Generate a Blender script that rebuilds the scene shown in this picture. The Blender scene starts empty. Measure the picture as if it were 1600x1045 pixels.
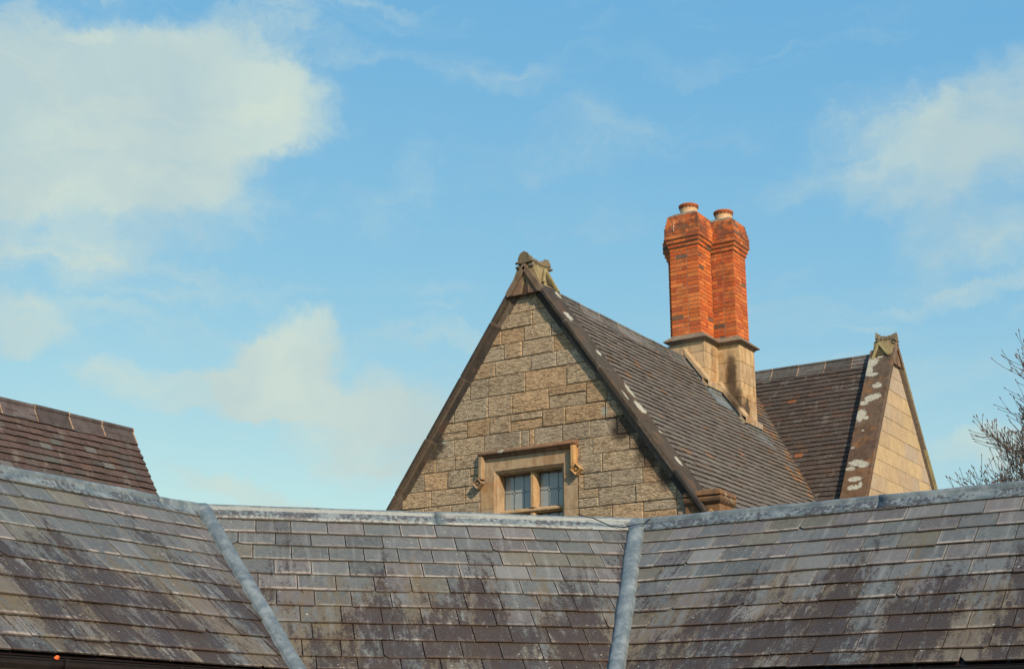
import bpy, math, random
from mathutils import Vector as V
from mathutils import noise as mnoise

scene = bpy.context.scene
R_ = math.radians

# ------------------------------------------------------------------ camera, sky, sun, exposure
cam_d = bpy.data.cameras.new('camera'); cam = bpy.data.objects.new('camera', cam_d)
scene.collection.objects.link(cam); scene.camera = cam
cam.location = (0, 0, 1.6); cam.rotation_euler = (R_(90 + 16.466), 0, R_(33.03))
cam_d.sensor_width = 36; cam_d.lens = 2190 / 1600 * 36
cam_d.clip_start = 0.1; cam_d.clip_end = 5000
SUN_EL, SUN_AZ = 33.0, 30.0            # azimuth measured from +X towards -Y
sdir = V((math.cos(R_(SUN_EL)) * math.cos(R_(SUN_AZ)), -math.cos(R_(SUN_EL)) * math.sin(R_(SUN_AZ)), math.sin(R_(SUN_EL))))
sun_d = bpy.data.lights.new('sun', 'SUN'); sun_d.energy = 3.0; sun_d.angle = R_(0.6); sun_d.color = (1.0, 0.80, 0.58)
sun = bpy.data.objects.new('sun', sun_d); scene.collection.objects.link(sun)
sun.rotation_euler = (-sdir).to_track_quat('-Z', 'Y').to_euler()
sun.location = (30, -10, 25)
scene.view_settings.view_transform = 'Standard'; scene.view_settings.look = 'None'
scene.view_settings.exposure = 0.9; scene.view_settings.gamma = 1.0


class G:
    """small node-graph helper"""
    def __init__(s, nt): s.nt = nt; nt.nodes.clear()
    def n(s, t, **kw):
        d = s.nt.nodes.new(t)
        for k, v in kw.items(): setattr(d, k, v)
        return d
    def put(s, sock, val):
        if isinstance(val, bpy.types.NodeSocket): s.nt.links.new(val, sock)
        elif isinstance(val, (tuple, list)) and len(val) == 3 and len(sock.default_value) == 4: sock.default_value = (*val, 1)
        else: sock.default_value = val
    def m(s, op, a, b=0.0, c=None, clamp=False):
        d = s.n('ShaderNodeMath', operation=op, use_clamp=clamp); s.put(d.inputs[0], a)
        if b is not None: s.put(d.inputs[1], b)
        if c is not None: s.put(d.inputs[2], c)
        return d.outputs[0]
    def vm(s, op, a, b=None, sc=None):
        d = s.n('ShaderNodeVectorMath', operation=op); s.put(d.inputs[0], a)
        if b is not None: s.put(d.inputs[1], b)
        if sc is not None: s.put(d.inputs[3], sc)
        return d.outputs['Value'] if op in ('DOT_PRODUCT', 'LENGTH', 'DISTANCE') else d.outputs[0]
    def mix(s, f, a, b, mode='MIX'):
        d = s.n('ShaderNodeMix', data_type='RGBA', blend_type=mode); s.put(d.inputs[0], f); s.put(d.inputs[6], a); s.put(d.inputs[7], b)
        return d.outputs[2]
    def step(s, x, a, b, o0=0.0, o1=1.0):
        d = s.n('ShaderNodeMapRange', interpolation_type='SMOOTHSTEP'); s.put(d.inputs[0], x)
        s.put(d.inputs[1], a); s.put(d.inputs[2], b); s.put(d.inputs[3], o0); s.put(d.inputs[4], o1)
        return d.outputs[0]
    def noise(s, vec, scale, detail=4, rough=.6, dist=0.0, col=False):
        d = s.n('ShaderNodeTexNoise'); s.put(d.inputs['Vector'], vec); s.put(d.inputs['Scale'], scale)
        s.put(d.inputs['Detail'], detail); s.put(d.inputs['Roughness'], rough); s.put(d.inputs['Distortion'], dist)
        return d.outputs['Color'] if col else d.outputs[0]
    def vscale(s, vec, xyz): return s.vm('MULTIPLY', vec, xyz)
    def sep(s, vec):
        d = s.n('ShaderNodeSeparateXYZ'); s.put(d.inputs[0], vec); return d.outputs
    def comb(s, x, y, z):
        d = s.n('ShaderNodeCombineXYZ'); s.put(d.inputs[0], x); s.put(d.inputs[1], y); s.put(d.inputs[2], z); return d.outputs[0]


# world: Nishita sky with clouds drifting at fixed compass directions
w = bpy.data.worlds.new('World'); scene.world = w; w.use_nodes = True
g = G(w.node_tree)
sky = g.n('ShaderNodeTexSky', sky_type='NISHITA', sun_disc=False, sun_elevation=R_(SUN_EL), sun_rotation=R_(90 + SUN_AZ),
          altitude=0, air_density=1.0, dust_density=0.6, ozone_density=2.5)
dirv = g.n('ShaderNodeTexCoord').outputs['Generated']
# sky blobs: (heading right of north-west axis deg, elevation deg, half width deg, half height deg, tilt deg, weight)
CAMH = R_(33.03)
def dvec(h, e):
    a = CAMH - R_(h)
    return V((-math.sin(a) * math.cos(R_(e)), math.cos(a) * math.cos(R_(e)), math.sin(R_(e))))
CLOUDS = [(-18.99, 24.01, 7.61, 3.17, 0, 1.15), (-12.89, 26.17, 3.05, 2.16, -5, 0.85), (-9.9, 25.5, 2.3, 1.6, 0, 0.85), (-14.19, 23.42, 2.28, 2.28, 0, 0.35), (-18.64, 20.46, 5.84, 2.41, 8, 0.48), (-19.66, 18.1, 3.81, 1.52, 0, 0.25), (-11.55, 28.89, 2.79, 0.56, 0, 0.3), (-10.0, 15.35, 2.7, 1.8, 10, 1.35), (-12.47, 13.86, 5.33, 1.07, 0, 0.62), (-9.23, 14.26, 1.52, 1.14, 0, 0.5), (-20.29, 15.81, 2.16, 1.07, -8, 0.6), (-18.88, 15.19, 2.28, 0.63, 0, 0.2), (-5.59, 12.3, 3.81, 2.16, 0, 0.62), (-4.02, 13.36, 2.28, 1.27, 0, 0.35), (-10.95, 9.79, 3.05, 0.51, 0, 0.6), (-15.87, 14.92, 2.28, 1.02, 0, 0.2), (20.89, 24.6, 3.2, 1.9, 30, 0.46), (18.63, 22.8, 4.4, 2.0, 25, 0.34), (15.86, 24.0, 2.6, 1.8, 15, 0.28), (20.56, 20.8, 4.2, 2.4, 0, 0.42), (18.95, 10.84, 3.81, 0.96, 0, 0.62), (13.79, 21.69, 4.06, 1.27, 12, 0.2), (0.57, 23.56, 7.61, 1.22, 4, 0.3), (5.58, 21.4, 6.6, 1.14, 8, 0.26), (-1.15, 26.88, 3.05, 0.61, 0, 0.16), (-6.69, 21.36, 5.58, 1.27, 0, 0.22), (18.58, 17.21, 3.81, 0.46, 4, 0.36), (12.85, 27.54, 5.08, 0.63, 0, 0.12), (19.71, 18.6, 3.81, 1.52, 0, 0.22)]
warp = g.vm('SCALE', g.vm('SUBTRACT', g.noise(dirv, 11, 8, .62, col=True), (0.5, 0.5, 0.5)), sc=0.085)
dw = g.vm('ADD', dirv, warp)
dens = None
for (h, e, rw, rh, tilt, wt) in CLOUDS:
    c = dvec(h, e); right = c.cross(V((0, 0, 1))).normalized(); up = right.cross(c).normalized()
    t = R_(tilt); ea = (right * math.cos(t) + up * math.sin(t)) / R_(rw); eb = (up * math.cos(t) - right * math.sin(t)) / R_(rh)
    off = g.vm('SUBTRACT', dw, tuple(c))
    a = g.vm('DOT_PRODUCT', off, tuple(ea)); b = g.vm('DOT_PRODUCT', off, tuple(eb)); f = g.vm('DOT_PRODUCT', dw, tuple(c))
    r2 = g.m('ADD', g.m('MULTIPLY', a, a), g.m('MULTIPLY', b, b))
    bl = g.m('MULTIPLY', g.m('MULTIPLY', g.step(r2, 0.0, 1.9, 1.0, 0.0), wt), g.m('GREATER_THAN', f, 0.0))
    dens = bl if dens is None else g.m('ADD', dens, bl)
fb = g.noise(g.vm('MULTIPLY', dw, (1, 1, 1.9)), 10, 9, .62)
fb2 = g.noise(g.vm('MULTIPLY', dw, (1, 1, 3.0)), 3.0, 6, .6)
d_tot = g.m('ADD', dens, g.m('ADD', g.m('MULTIPLY', g.m('SUBTRACT', fb, .5), 1.35), g.m('MULTIPLY', g.m('SUBTRACT', fb2, .5), .35)))
veil = g.noise(g.vm('MULTIPLY', dw, (1.2, 1.2, 7.0)), 6, 8, .6)
cover = g.m('ADD', g.step(d_tot, .08, 1.05, 0, .92), g.m('MULTIPLY', g.step(veil, .44, .70, 0, .38), g.step(fb2, .38, .62)), clamp=True)
z = g.sep(dirv)[2]
shade = g.step(g.noise(g.vm('ADD', dw, (0, 0, -.02)), 5, 5, .55), .35, .65)
CB = 0.1
ccol = g.mix(shade, tuple(x / CB for x in (.26, .335, .345)), tuple(x / CB for x in (.335, .395, .355)))
skyc = g.vm('ADD', g.vm('MULTIPLY', sky.outputs[0], (.767, .549, .138)), (.09, 1.34, 3.33))
SKY_IN = skyc
cover = g.m('ADD', cover, g.step(z, .13, .34, .20, 0.0), clamp=True)
final = g.mix(cover, skyc, ccol)
bg = g.n('ShaderNodeBackground'); g.put(bg.inputs[0], final); bg.inputs[1].default_value = CB
wo = g.n('ShaderNodeOutputWorld'); w.node_tree.links.new(bg.outputs[0], wo.inputs[0])

# ------------------------------------------------------------------ scene helpers
random.seed(7)
COL = scene.collection

def tag(o, label=None, cat=None, group=None, kind=None):
    for k, v in (('label', label), ('category', cat), ('group', group), ('kind', kind)):
        if v: o[k] = v
    return o

def empty(name, loc):
    o = bpy.data.objects.new(name, None); COL.objects.link(o); o.location = loc; o.empty_display_size = .3
    return o


class MB:
    """mesh builder: world coordinates, per-face colour, two uv layers (uv = metres, tile = 0..1 in the piece)"""
    def __init__(s): s.v = []; s.f = []; s.c = []; s.u = []; s.t = []
    def face(s, pts, col=(1, 1, 1, 1), uv=None, tuv=None):
        i = len(s.v); s.v += [tuple(p) for p in pts]; s.f.append(tuple(range(i, i + len(pts))))
        s.c.append(tuple(col) if len(col) == 4 else (*col, 1)); s.u.append(uv or [(0, 0)] * len(pts)); s.t.append(tuv or [(.5, .5)] * len(pts))
    def indexed(s, verts, faces, col=(1, 1, 1, 1)):
        i = len(s.v); s.v += [tuple(p) for p in verts]
        for f in faces:
            s.f.append(tuple(i + k for k in f)); s.c.append(tuple(col) if len(col) == 4 else (*col, 1))
            s.u.append([(0, 0)] * len(f)); s.t.append([(.5, .5)] * len(f))
    def loft(s, rings, col=(1, 1, 1, 1), caps=True, closed=True):
        n = len(rings[0]); vs = [p for r in rings for p in r]; fs = []
        for k in range(len(rings) - 1):
            for j in range(n if closed else n - 1):
                a = k * n + j; b = k * n + (j + 1) % n
                fs.append((a, b, b + n, a + n))
        if caps and closed: fs.append(tuple(reversed(range(n)))); fs.append(tuple((len(rings) - 1) * n + j for j in range(n)))
        s.indexed(vs, fs, col)
    def box(s, x0, x1, y0, y1, z0, z1, col=(1, 1, 1, 1)):
        s.loft([[(x0, y0, z0), (x1, y0, z0), (x1, y1, z0), (x0, y1, z0)], [(x0, y0, z1), (x1, y0, z1), (x1, y1, z1), (x0, y1, z1)]], col)
    def tube(s, pts, rad, n=8, col=(1, 1, 1, 1), caps=True):
        rings = []; pts = [V(p) for p in pts]
        for i, p in enumerate(pts):
            d = (pts[min(i + 1, len(pts) - 1)] - pts[max(i - 1, 0)]).normalized()
            a = d.cross(V((0, 0, 1)) if abs(d.z) < .95 else V((1, 0, 0))).normalized(); b = a.cross(d)
            r = rad[i] if isinstance(rad, (list, tuple)) else rad
            rings.append([p + a * r * math.cos(2 * math.pi * k / n) + b * r * math.sin(2 * math.pi * k / n) for k in range(n)])
        s.loft(rings, col, caps)
    def build(s, name, mat, parent=None, root=None, smooth=False, bevel=0.0, merge=False):
        o0 = V(root.location) if root else V((0, 0, 0))
        me = bpy.data.meshes.new(name); me.from_pydata([tuple(V(p) - o0) for p in s.v], [], s.f)
        ca = me.color_attributes.new('Col', 'FLOAT_COLOR', 'CORNER'); u1 = me.uv_layers.new(name='uv'); u2 = me.uv_layers.new(name='tile')
        li = 0
        for fi, f in enumerate(s.f):
            for k in range(len(f)):
                ca.data[li].color = s.c[fi]; u1.data[li].uv = s.u[fi][k]; u2.data[li].uv = s.t[fi][k]; li += 1
        if smooth: me.polygons.foreach_set('use_smooth', [True] * len(me.polygons))
        import bmesh
        bm = bmesh.new(); bm.from_mesh(me)
        if merge: bmesh.ops.remove_doubles(bm, verts=bm.verts, dist=1e-5)
        bmesh.ops.recalc_face_normals(bm, faces=bm.faces); bm.to_mesh(me); bm.free()
        me.materials.append(mat); ob = bpy.data.objects.new(name, me); COL.objects.link(ob)
        if parent: ob.parent = parent
        if bevel:
            md = ob.modifiers.new('edge', 'BEVEL'); md.width = bevel; md.segments = 2; md.limit_method = 'ANGLE'; md.angle_limit = R_(35)
        return ob


def clip_half(poly, a, b, c):      # keep a*x + b*y <= c
    out = []
    for i in range(len(poly)):
        p, q = poly[i], poly[(i + 1) % len(poly)]; dp = a * p[0] + b * p[1] - c; dq = a * q[0] + b * q[1] - c
        if dp <= 0: out.append(p)
        if dp * dq < 0:
            t = dp / (dp - dq); out.append((p[0] + (q[0] - p[0]) * t, p[1] + (q[1] - p[1]) * t))
    return out

def clip(poly, halves):
    for h in halves:
        poly = clip_half(poly, *h)
        if len(poly) < 3: return []
    return poly

def area(p): return abs(sum(p[i][0] * p[(i + 1) % len(p)][1] - p[(i + 1) % len(p)][0] * p[i][1] for i in range(len(p)))) / 2

def inset(poly, d):
    if area(poly) < 1e-5: return []
    cx = sum(p[0] for p in poly) / len(poly); cy = sum(p[1] for p in poly) / len(poly); out = list(poly)
    for i in range(len(poly)):
        p, q = poly[i], poly[(i + 1) % len(poly)]; dx, dy = q[0] - p[0], q[1] - p[1]; L = math.hypot(dx, dy)
        if L < 1e-6: continue
        a, b = dy / L, -dx / L
        if a * (cx - p[0]) + b * (cy - p[1]) > 0: a, b = -a, -b
        out = clip_half(out, a, b, a * p[0] + b * p[1] - d)
        if len(out) < 3: return []
    return out

def halves_of(poly):
    cx = sum(p[0] for p in poly) / len(poly); cy = sum(p[1] for p in poly) / len(poly); hs = []
    for i in range(len(poly)):
        p, q = poly[i], poly[(i + 1) % len(poly)]; a, b = q[1] - p[1], p[0] - q[0]; c = a * p[0] + b * p[1]
        if a * cx + b * cy > c: a, b, c = -a, -b, -c
        hs.append((a, b, c))
    return hs

def tile_slope(mb, O, u, v, region, u_rng, rows, width, thick, colf, lap=.02, jit=.006, wj=.0, tilt=2.0, sink=0.0, chip=0.0, gapf=.009):
    """overlapping tiles on a slope. O origin on the ridge, u along the ridge, v down the slope; rows = list of v boundaries"""
    O = V(O); u = V(u).normalized(); v = V(v).normalized(); nrm = u.cross(v).normalized()
    if nrm.z < 0: nrm = -nrm
    hs = halves_of(region)
    for j in range(len(rows) - 1):
        v0, v1 = rows[j], rows[j + 1]; off = (j % 2) * .5 * width + random.uniform(-.04, .04) * width
        x = u_rng[0] - width + off
        while x < u_rng[1] + width:
            wd = width * (1 + random.uniform(-wj, wj)); gap = width * gapf
            dv = random.uniform(-jit, jit) + mnoise.noise(V((x * .9, v1 * 1.3, O.x))) * jit * 1.6; sg_ = mnoise.noise(V((x * .55, v1 * .8, O.y))) * thick * .8; rot = random.uniform(-jit, jit) * .6; tl = thick * tilt * random.uniform(.8, 1.25)
            rect = [(x + gap, v0 - lap), (x + wd - gap, v0 - lap), (x + wd - gap, v1 + dv + rot), (x + gap, v1 + dv - rot)]
            if chip and random.random() < chip:
                sg = random.choice((-1, 1)); a_ = random.uniform(.5, 1.6); cx_, cy_ = (x if sg < 0 else x + wd), v1
                dd_ = random.uniform(.012, .045)
                rect = clip_half(rect, sg, a_, sg * cx_ + a_ * cy_ - dd_)
            p = clip(rect, hs)
            if len(p) >= 3 and area(p) > 2e-4:
                col = colf(x + wd / 2, (v0 + v1) / 2, j)
                def H(q): return thick * .35 + tl * max(0, (q[1] - v0 + lap)) / (v1 - v0 + lap) - sink + sg_
                top = [O + u * q[0] + v * q[1] + nrm * (H(q) + thick) for q in p]
                bot = [O + u * q[0] + v * q[1] + nrm * H(q) for q in p]
                tuv = [((q[0] - x) / wd, (q[1] - v0) / (v1 - v0)) for q in p]
                mb.face(top, col, [tuple(q) for q in p], tuv)
                for k in range(len(p)):
                    k2 = (k + 1) % len(p)
                    mb.face([bot[k], bot[k2], top[k2], top[k]], col, [p[k], p[k2], p[k2], p[k]], [(.5, .5)] * 4)
            x += wd

# ------------------------------------------------------------------ materials
def new_mat(name):
    m = bpy.data.materials.new(name); m.use_nodes = True; gg = G(m.node_tree)
    gg.bs = gg.n('ShaderNodeBsdfPrincipled'); o = gg.n('ShaderNodeOutputMaterial'); m.node_tree.links.new(gg.bs.outputs[0], o.inputs[0])
    return m, gg

def fin(gg, col, rough=.8, bump=None, bs=.3, bd=.01, spec=.3):
    gg.put(gg.bs.inputs['Base Color'], col); gg.put(gg.bs.inputs['Roughness'], rough); gg.bs.inputs['Specular IOR Level'].default_value = spec
    if bump is not None:
        b = gg.n('ShaderNodeBump'); b.inputs['Strength'].default_value = bs; b.inputs['Distance'].default_value = bd
        gg.put(b.inputs['Height'], bump); gg.put(gg.bs.inputs['Normal'], b.outputs[0])

def obj_co(gg): return gg.n('ShaderNodeTexCoord').outputs['Object']
def uvm(gg, name): return gg.n('ShaderNodeUVMap', uv_map=name).outputs[0]
def colattr(gg):
    a = gg.n('ShaderNodeAttribute', attribute_name='Col'); return a.outputs['Color'], a.outputs['Alpha']

def blotches(gg, co, spots, nscale=14, amt=.5, sharp=.25):
    """mask of ragged patches; spots = [(x, y, z, radius_vec)] in object space"""
    nv = gg.m('MULTIPLY', gg.m('SUBTRACT', gg.noise(co, nscale, 5, .65), .5), amt * 2); tot = None
    for (c, r) in spots:
        d = gg.vm('LENGTH', gg.vm('MULTIPLY', gg.vm('SUBTRACT', co, c), tuple(1 / q for q in r)))
        mk = gg.step(gg.m('ADD', d, nv), 1 - sharp, 1 + sharp, 1, 0)
        tot = mk if tot is None else gg.m('MAXIMUM', tot, mk)
    return tot

# slate
def slate_material():
    m, gg = new_mat('slate'); c, al = colattr(gg); uv = uvm(gg, 'uv'); tu = uvm(gg, 'tile'); co = obj_co(gg)
    s = gg.sep(tu); n1 = gg.noise(co, 26, 5, .7); n2 = gg.noise(co, 90, 3, .6)
    base = gg.mix(gg.step(n1, .3, .7, 0, .5), c, gg.mix(.5, c, (.20, .19, .175)))
    streak = gg.noise(gg.vscale(uv, (14, 1.6, 1)), 1, 4, .6)
    base = gg.mix(gg.step(streak, .5, .72, 0, .42), base, (.21, .225, .23))
    # pale margin left along the tail and sides
    wob = gg.m('MULTIPLY', gg.m('SUBTRACT', n1, .5), .18)
    tail = gg.step(gg.m('ADD', s[1], wob), .80, .90)
    side = gg.step(gg.m('ABSOLUTE', gg.m('SUBTRACT', gg.m('ADD', s[0], gg.m('MULTIPLY', wob, .5)), .5)), .435, .475)
    margin = gg.m('MULTIPLY', gg.m('MAXIMUM', tail, gg.m('MULTIPLY', side, .55)), al)
    base = gg.mix(gg.m('MULTIPLY', gg.m('MULTIPLY', margin, .9), gg.step(gg.noise(co, 7, 4, .7), .36, .52)), base, (.31, .275, .245))
    # ochre lichen and purple-black algae running down the slope
    su = gg.noise(gg.vscale(uv, (2.3, .42, 1)), 1, 3, .5); fine = gg.noise(gg.vscale(uv, (20, 5.0, 1)), 1, 6, .72)
    low = gg.step(gg.sep(uv)[1], .1, 1.9, -.12, .125)
    och = gg.step(gg.m('ADD', gg.m('ADD', gg.noise(gg.vscale(uv, (2.3, .5, 1)), 1.3, 4, .6), gg.m('MULTIPLY', fine, .55)), low), .79, .95)
    base = gg.mix(gg.m('MULTIPLY', och, .55), base, (.120, .085, .040))
    wn = gg.n('ShaderNodeTexWhiteNoise', noise_dimensions='3D'); gg.put(wn.inputs['Vector'], c); rnd = gg.m('MULTIPLY', gg.m('SUBTRACT', wn.outputs['Value'], .5), .13)
    spk2 = gg.noise(co, 55, 4, .7)
    dk = gg.step(gg.m('ADD', gg.m('ADD', gg.m('ADD', su, rnd), gg.m('ADD', gg.m('MULTIPLY', gg.m('SUBTRACT', fine, .5), .75), gg.m('MULTIPLY', gg.m('SUBTRACT', spk2, .5), .40))), low), .552, .650)
    dk = gg.m('MULTIPLY', dk, gg.step(n2, .25, .6, .65, 1))
    base = gg.mix(gg.m('MULTIPLY', dk, .90), base, (.027, .017, .016))
    # moss line at the tail
    ms = gg.m('MULTIPLY', gg.step(s[1], .9, .985), gg.step(gg.noise(co, 5, 4, .6), .44, .56))
    base = gg.mix(gg.m('MULTIPLY', ms, .8), base, (.11, .060, .028))
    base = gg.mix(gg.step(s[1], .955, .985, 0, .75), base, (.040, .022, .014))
    spk = gg.step(gg.noise(co, 30, 2, .5), .735, .76)
    base = gg.mix(gg.m('MULTIPLY', spk, .6), base, (.5, .5, .47))
    h = gg.m('ADD', gg.m('MULTIPLY', n1, .6), gg.m('MULTIPLY', n2, .3))
    fin(gg, base, gg.step(n1, .3, .7, .5, .75), h, .35, .006, .35)
    return m

def clay_material():
    m, gg = new_mat('clay_tile'); c, al = colattr(gg); uv = uvm(gg, 'uv'); tu = uvm(gg, 'tile'); co = obj_co(gg)
    n1 = gg.noise(co, 22, 5, .7); st = gg.noise(gg.vscale(uv, (5, .7, 1)), 1, 5, .6)
    base = gg.mix(gg.step(n1, .35, .7, 0, .5), c, gg.mix(.5, c, (.14, .125, .10)))
    base = gg.mix(gg.step(st, .5, .7, 0, .5), base, (.055, .042, .042))
    pale = gg.step(gg.noise(gg.vscale(uv, (3, 1.2, 1)), 1.7, 5, .6), .56, .70, 0, .45)
    base = gg.mix(pale, base, (.17, .165, .15))
    spk = gg.step(gg.noise(co, 24, 2, .5), .74, .77); base = gg.mix(gg.m('MULTIPLY', spk, .5), base, (.42, .40, .33))
    t = gg.sep(tu)[0]; cam_h = gg.m('MULTIPLY', gg.m('SUBTRACT', t, .5), gg.m('SUBTRACT', t, .5))
    fin(gg, base, .8, gg.m('SUBTRACT', n1, gg.m('MULTIPLY', cam_h, 2)), .5, .006, .25)
    return m

def lead_material():
    m, gg = new_mat('lead'); co = obj_co(gg); c, al = colattr(gg)
    n = gg.noise(co, 9, 6, .65); n2 = gg.noise(co, 40, 4, .6)
    base = gg.mix(gg.step(n, .35, .68), (.100, .130, .150), (.195, .235, .262))
    base = gg.mix(gg.step(n2, .52, .7, 0, .35), base, (.10, .11, .12))
    d = gg.noise(gg.vscale(co, (30, 30, 7)), 1, 4, .6); dm = gg.noise(co, 2.3, 3, .5)
    run = gg.m('MULTIPLY', gg.step(gg.m('ADD', d, gg.m('MULTIPLY', gg.m('SUBTRACT', dm, .5), .7)), .485, .545), al)
    base = gg.mix(gg.m('MULTIPLY', run, .78), base, (.045, .040, .046))
    fin(gg, base, gg.step(n, .3, .7, .42, .62), gg.m('ADD', n, gg.m('MULTIPLY', n2, .4)), .35, .012, .5)
    gg.bs.inputs['Metallic'].default_value = .15
    return m

def stone_material(name, tint=(1, 1, 1), ripple=1.0, dark_spots=(), pale_spots=(), soot=.35, lich=0.0, och=0.0, bump=.9, streak=.6):
    m, gg = new_mat(name); c, al = colattr(gg); co = obj_co(gg)
    n1 = gg.noise(co, 7, 6, .7); n2 = gg.noise(co, 34, 5, .7); rp = gg.noise(gg.vscale(co, (9, 9, 34)), 1.0, 5, .62, 1.2)
    base = gg.mix(1.0, c, tint, 'MULTIPLY')
    if ripple > .5: base = gg.mix(gg.step(rp, .51, .60, 0, .75), base, gg.mix(1, base, (.42, .36, .33), 'MULTIPLY'))
    base = gg.mix(gg.step(n1, .35, .68, 0, .45), base, gg.mix(1, base, (.66, .62, .60), 'MULTIPLY'))
    base = gg.mix(gg.step(n2, .45, .7, 0, .45), base, gg.mix(1, base, (1.35, 1.22, 1.05), 'MULTIPLY'))
    if ripple < .5: base = gg.mix(gg.step(gg.noise(gg.vscale(co, (6, 6, 2.2)), 1.6, 6, .72), .42, .66, 0, streak), base, gg.mix(1, base, (.50, .44, .40), 'MULTIPLY'))
    if soot: base = gg.mix(gg.step(gg.noise(gg.vscale(co, (1.2, 1.2, .6)), 1.6, 6, .68), .53, .72, 0, soot), base, (.06, .05, .045))
    if och: base = gg.mix(gg.step(gg.noise(co, 3.1, 5, .65), .50, .66, 0, och), base, (.26, .125, .045))
    if dark_spots: base = gg.mix(gg.m('MULTIPLY', blotches(gg, co, dark_spots, 5, .8, .45), .85), base, (.035, .026, .022))
    if lich:
        lc = gg.noise(co, 5.0, 4, .55); base = gg.mix(gg.step(gg.m('ADD', lc, gg.m('MULTIPLY', n2, .08)), .655, .68, 0, lich), base, (.50, .52, .44))
    if pale_spots: base = gg.mix(gg.m('MULTIPLY', blotches(gg, co, pale_spots, 22, .75, .16), gg.step(n2, .34, .50, .25, .90)), base, gg.mix(n2, (.30, .32, .29), (.42, .43, .37)))
    h = gg.m('ADD', gg.m('MULTIPLY', rp, ripple), gg.m('ADD', gg.m('MULTIPLY', n1, .35), gg.m('MULTIPLY', n2, .25)))
    fin(gg, base, .9, h, bump, .06 if ripple > .5 else .012, .15)
    return m

def brick_material():
    m, gg = new_mat('brick'); c, al = colattr(gg); co = obj_co(gg)
    n1 = gg.noise(co, 18, 5, .7); n2 = gg.noise(co, 70, 4, .65)
    base = gg.mix(gg.step(n1, .35, .7, 0, .45), c, gg.mix(1, c, (.60, .50, .55), 'MULTIPLY'))
    base = gg.mix(gg.step(n2, .5, .7, 0, .3), base, gg.mix(1, c, (1.4, 1.4, 1.3), 'MULTIPLY'))
    sootm = gg.m('MULTIPLY', gg.step(gg.sep(co)[2], 10.45, 11.05, .05, .82), gg.step(gg.noise(co, 4.5, 5, .65), .40, .56))
    sootm = gg.m('MAXIMUM', sootm, gg.m('MULTIPLY', blotches(gg, co, [((.47, 2.02, 10.2), (.30, .06, 1.25))], 5, .5, .4), gg.step(gg.noise(co, 11, 5, .7), .40, .62, .05, .55)))
    base = gg.mix(sootm, base, (.10, .055, .04))
    fin(gg, base, .88, gg.m('ADD', n1, n2), .5, .006, .2)
    return m

def plain(name, col, rough=.7, var=.25, scale=12, spec=.3, metal=0.0, bump=.3):
    m, gg = new_mat(name); co = obj_co(gg); n = gg.noise(co, scale, 5, .65)
    base = gg.mix(gg.step(n, .3, .7), tuple(x * (1 - var) for x in col), tuple(x * (1 + var) for x in col))
    fin(gg, base, rough, n, bump, .006, spec); gg.bs.inputs['Metallic'].default_value = metal
    return m

def coloured(name, rough=.8):
    m, gg = new_mat(name); c, al = colattr(gg); n = gg.noise(obj_co(gg), 20, 5, .65)
    fin(gg, gg.mix(gg.step(n, .3, .7), c, gg.mix(1, c, (.65, .62, .6), 'MULTIPLY')), rough, n, .3, .006); return m
M_SLATE = slate_material(); M_CLAY = clay_material(); M_LEAD = lead_material(); M_BRICK = brick_material()
M_MORTAR = plain('lime_mortar', (.23, .155, .10), .95, .3, 20)
M_MORTAR_DARK = plain('grimy_mortar', (.10, .08, .065), .95, .3, 20)
M_GUTTER = plain('gutter_iron', (.012, .008, .009), .45, .3, 10, .4)
M_FLAUNCH = plain('mortar_flaunching', (.17, .155, .13), .95, .35, 14)
M_POT = plain('buff_pot', (.50, .34, .20), .8, .12, 16); M_POTRIM = coloured('red_pot_rim')
M_CAME = plain('lead_came', (.035, .04, .045), .6, .2, 30); M_BARK = plain('bark', (.085, .074, .070), .9, .35, 30)
M_BUD = plain('bud', (.14, .10, .085), .8, .3, 30); M_BLACK = plain('black_cable', (.012, .012, .013), .5, .1, 30)
M_RENDER = plain('painted_wall', (.42, .38, .32), .9, .12, 3)

# ------------------------------------------------------------------ ground
mb = MB(); mb.face([(-400, -400, 0), (400, -400, 0), (400, 400, 0), (-400, 400, 0)])
gm, gg = new_mat('courtyard_gravel'); co = obj_co(gg); n = gg.noise(co, 30, 6, .7); n2 = gg.noise(co, .25, 4, .6)
fin(gg, gg.mix(gg.step(n, .3, .7), gg.mix(n2, (.09, .085, .075), (.06, .08, .035)), (.17, .155, .13)), .95, n, .5, .02)
tag(mb.build('ground', gm), kind='structure')

# ================================================================== courtyard range (slates and lead)
PIT = R_(38.0); ZR = 3.545
P1 = V((-8.74, 8.56, ZR)); P2 = V((-5.99, 11.31, ZR))
rng = empty('courtyard_range', (-7.4, 9.9, 0))
tag(rng, 'low courtyard building with grey slate roof in three slopes and lead ridges, across the foreground', 'building')
cp, sp, tp_ = math.cos(PIT), math.sin(PIT), math.tan(PIT)

def slate_col(uu, vv, j):
    r = random.random(); b = random.uniform(.72, 1.15)
    if r < .45: c = (.102, .113, .122)
    elif r < .62: c = (.118, .113, .120)
    elif r < .82: c = (.086, .100, .106)
    elif r < .95: c = (.118, .115, .094)
    else: c = (.16, .165, .168)
    b *= .86
    return (c[0] * b, c[1] * b, c[2] * b, random.choice([0, .3, .6, 1, 1]))

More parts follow.
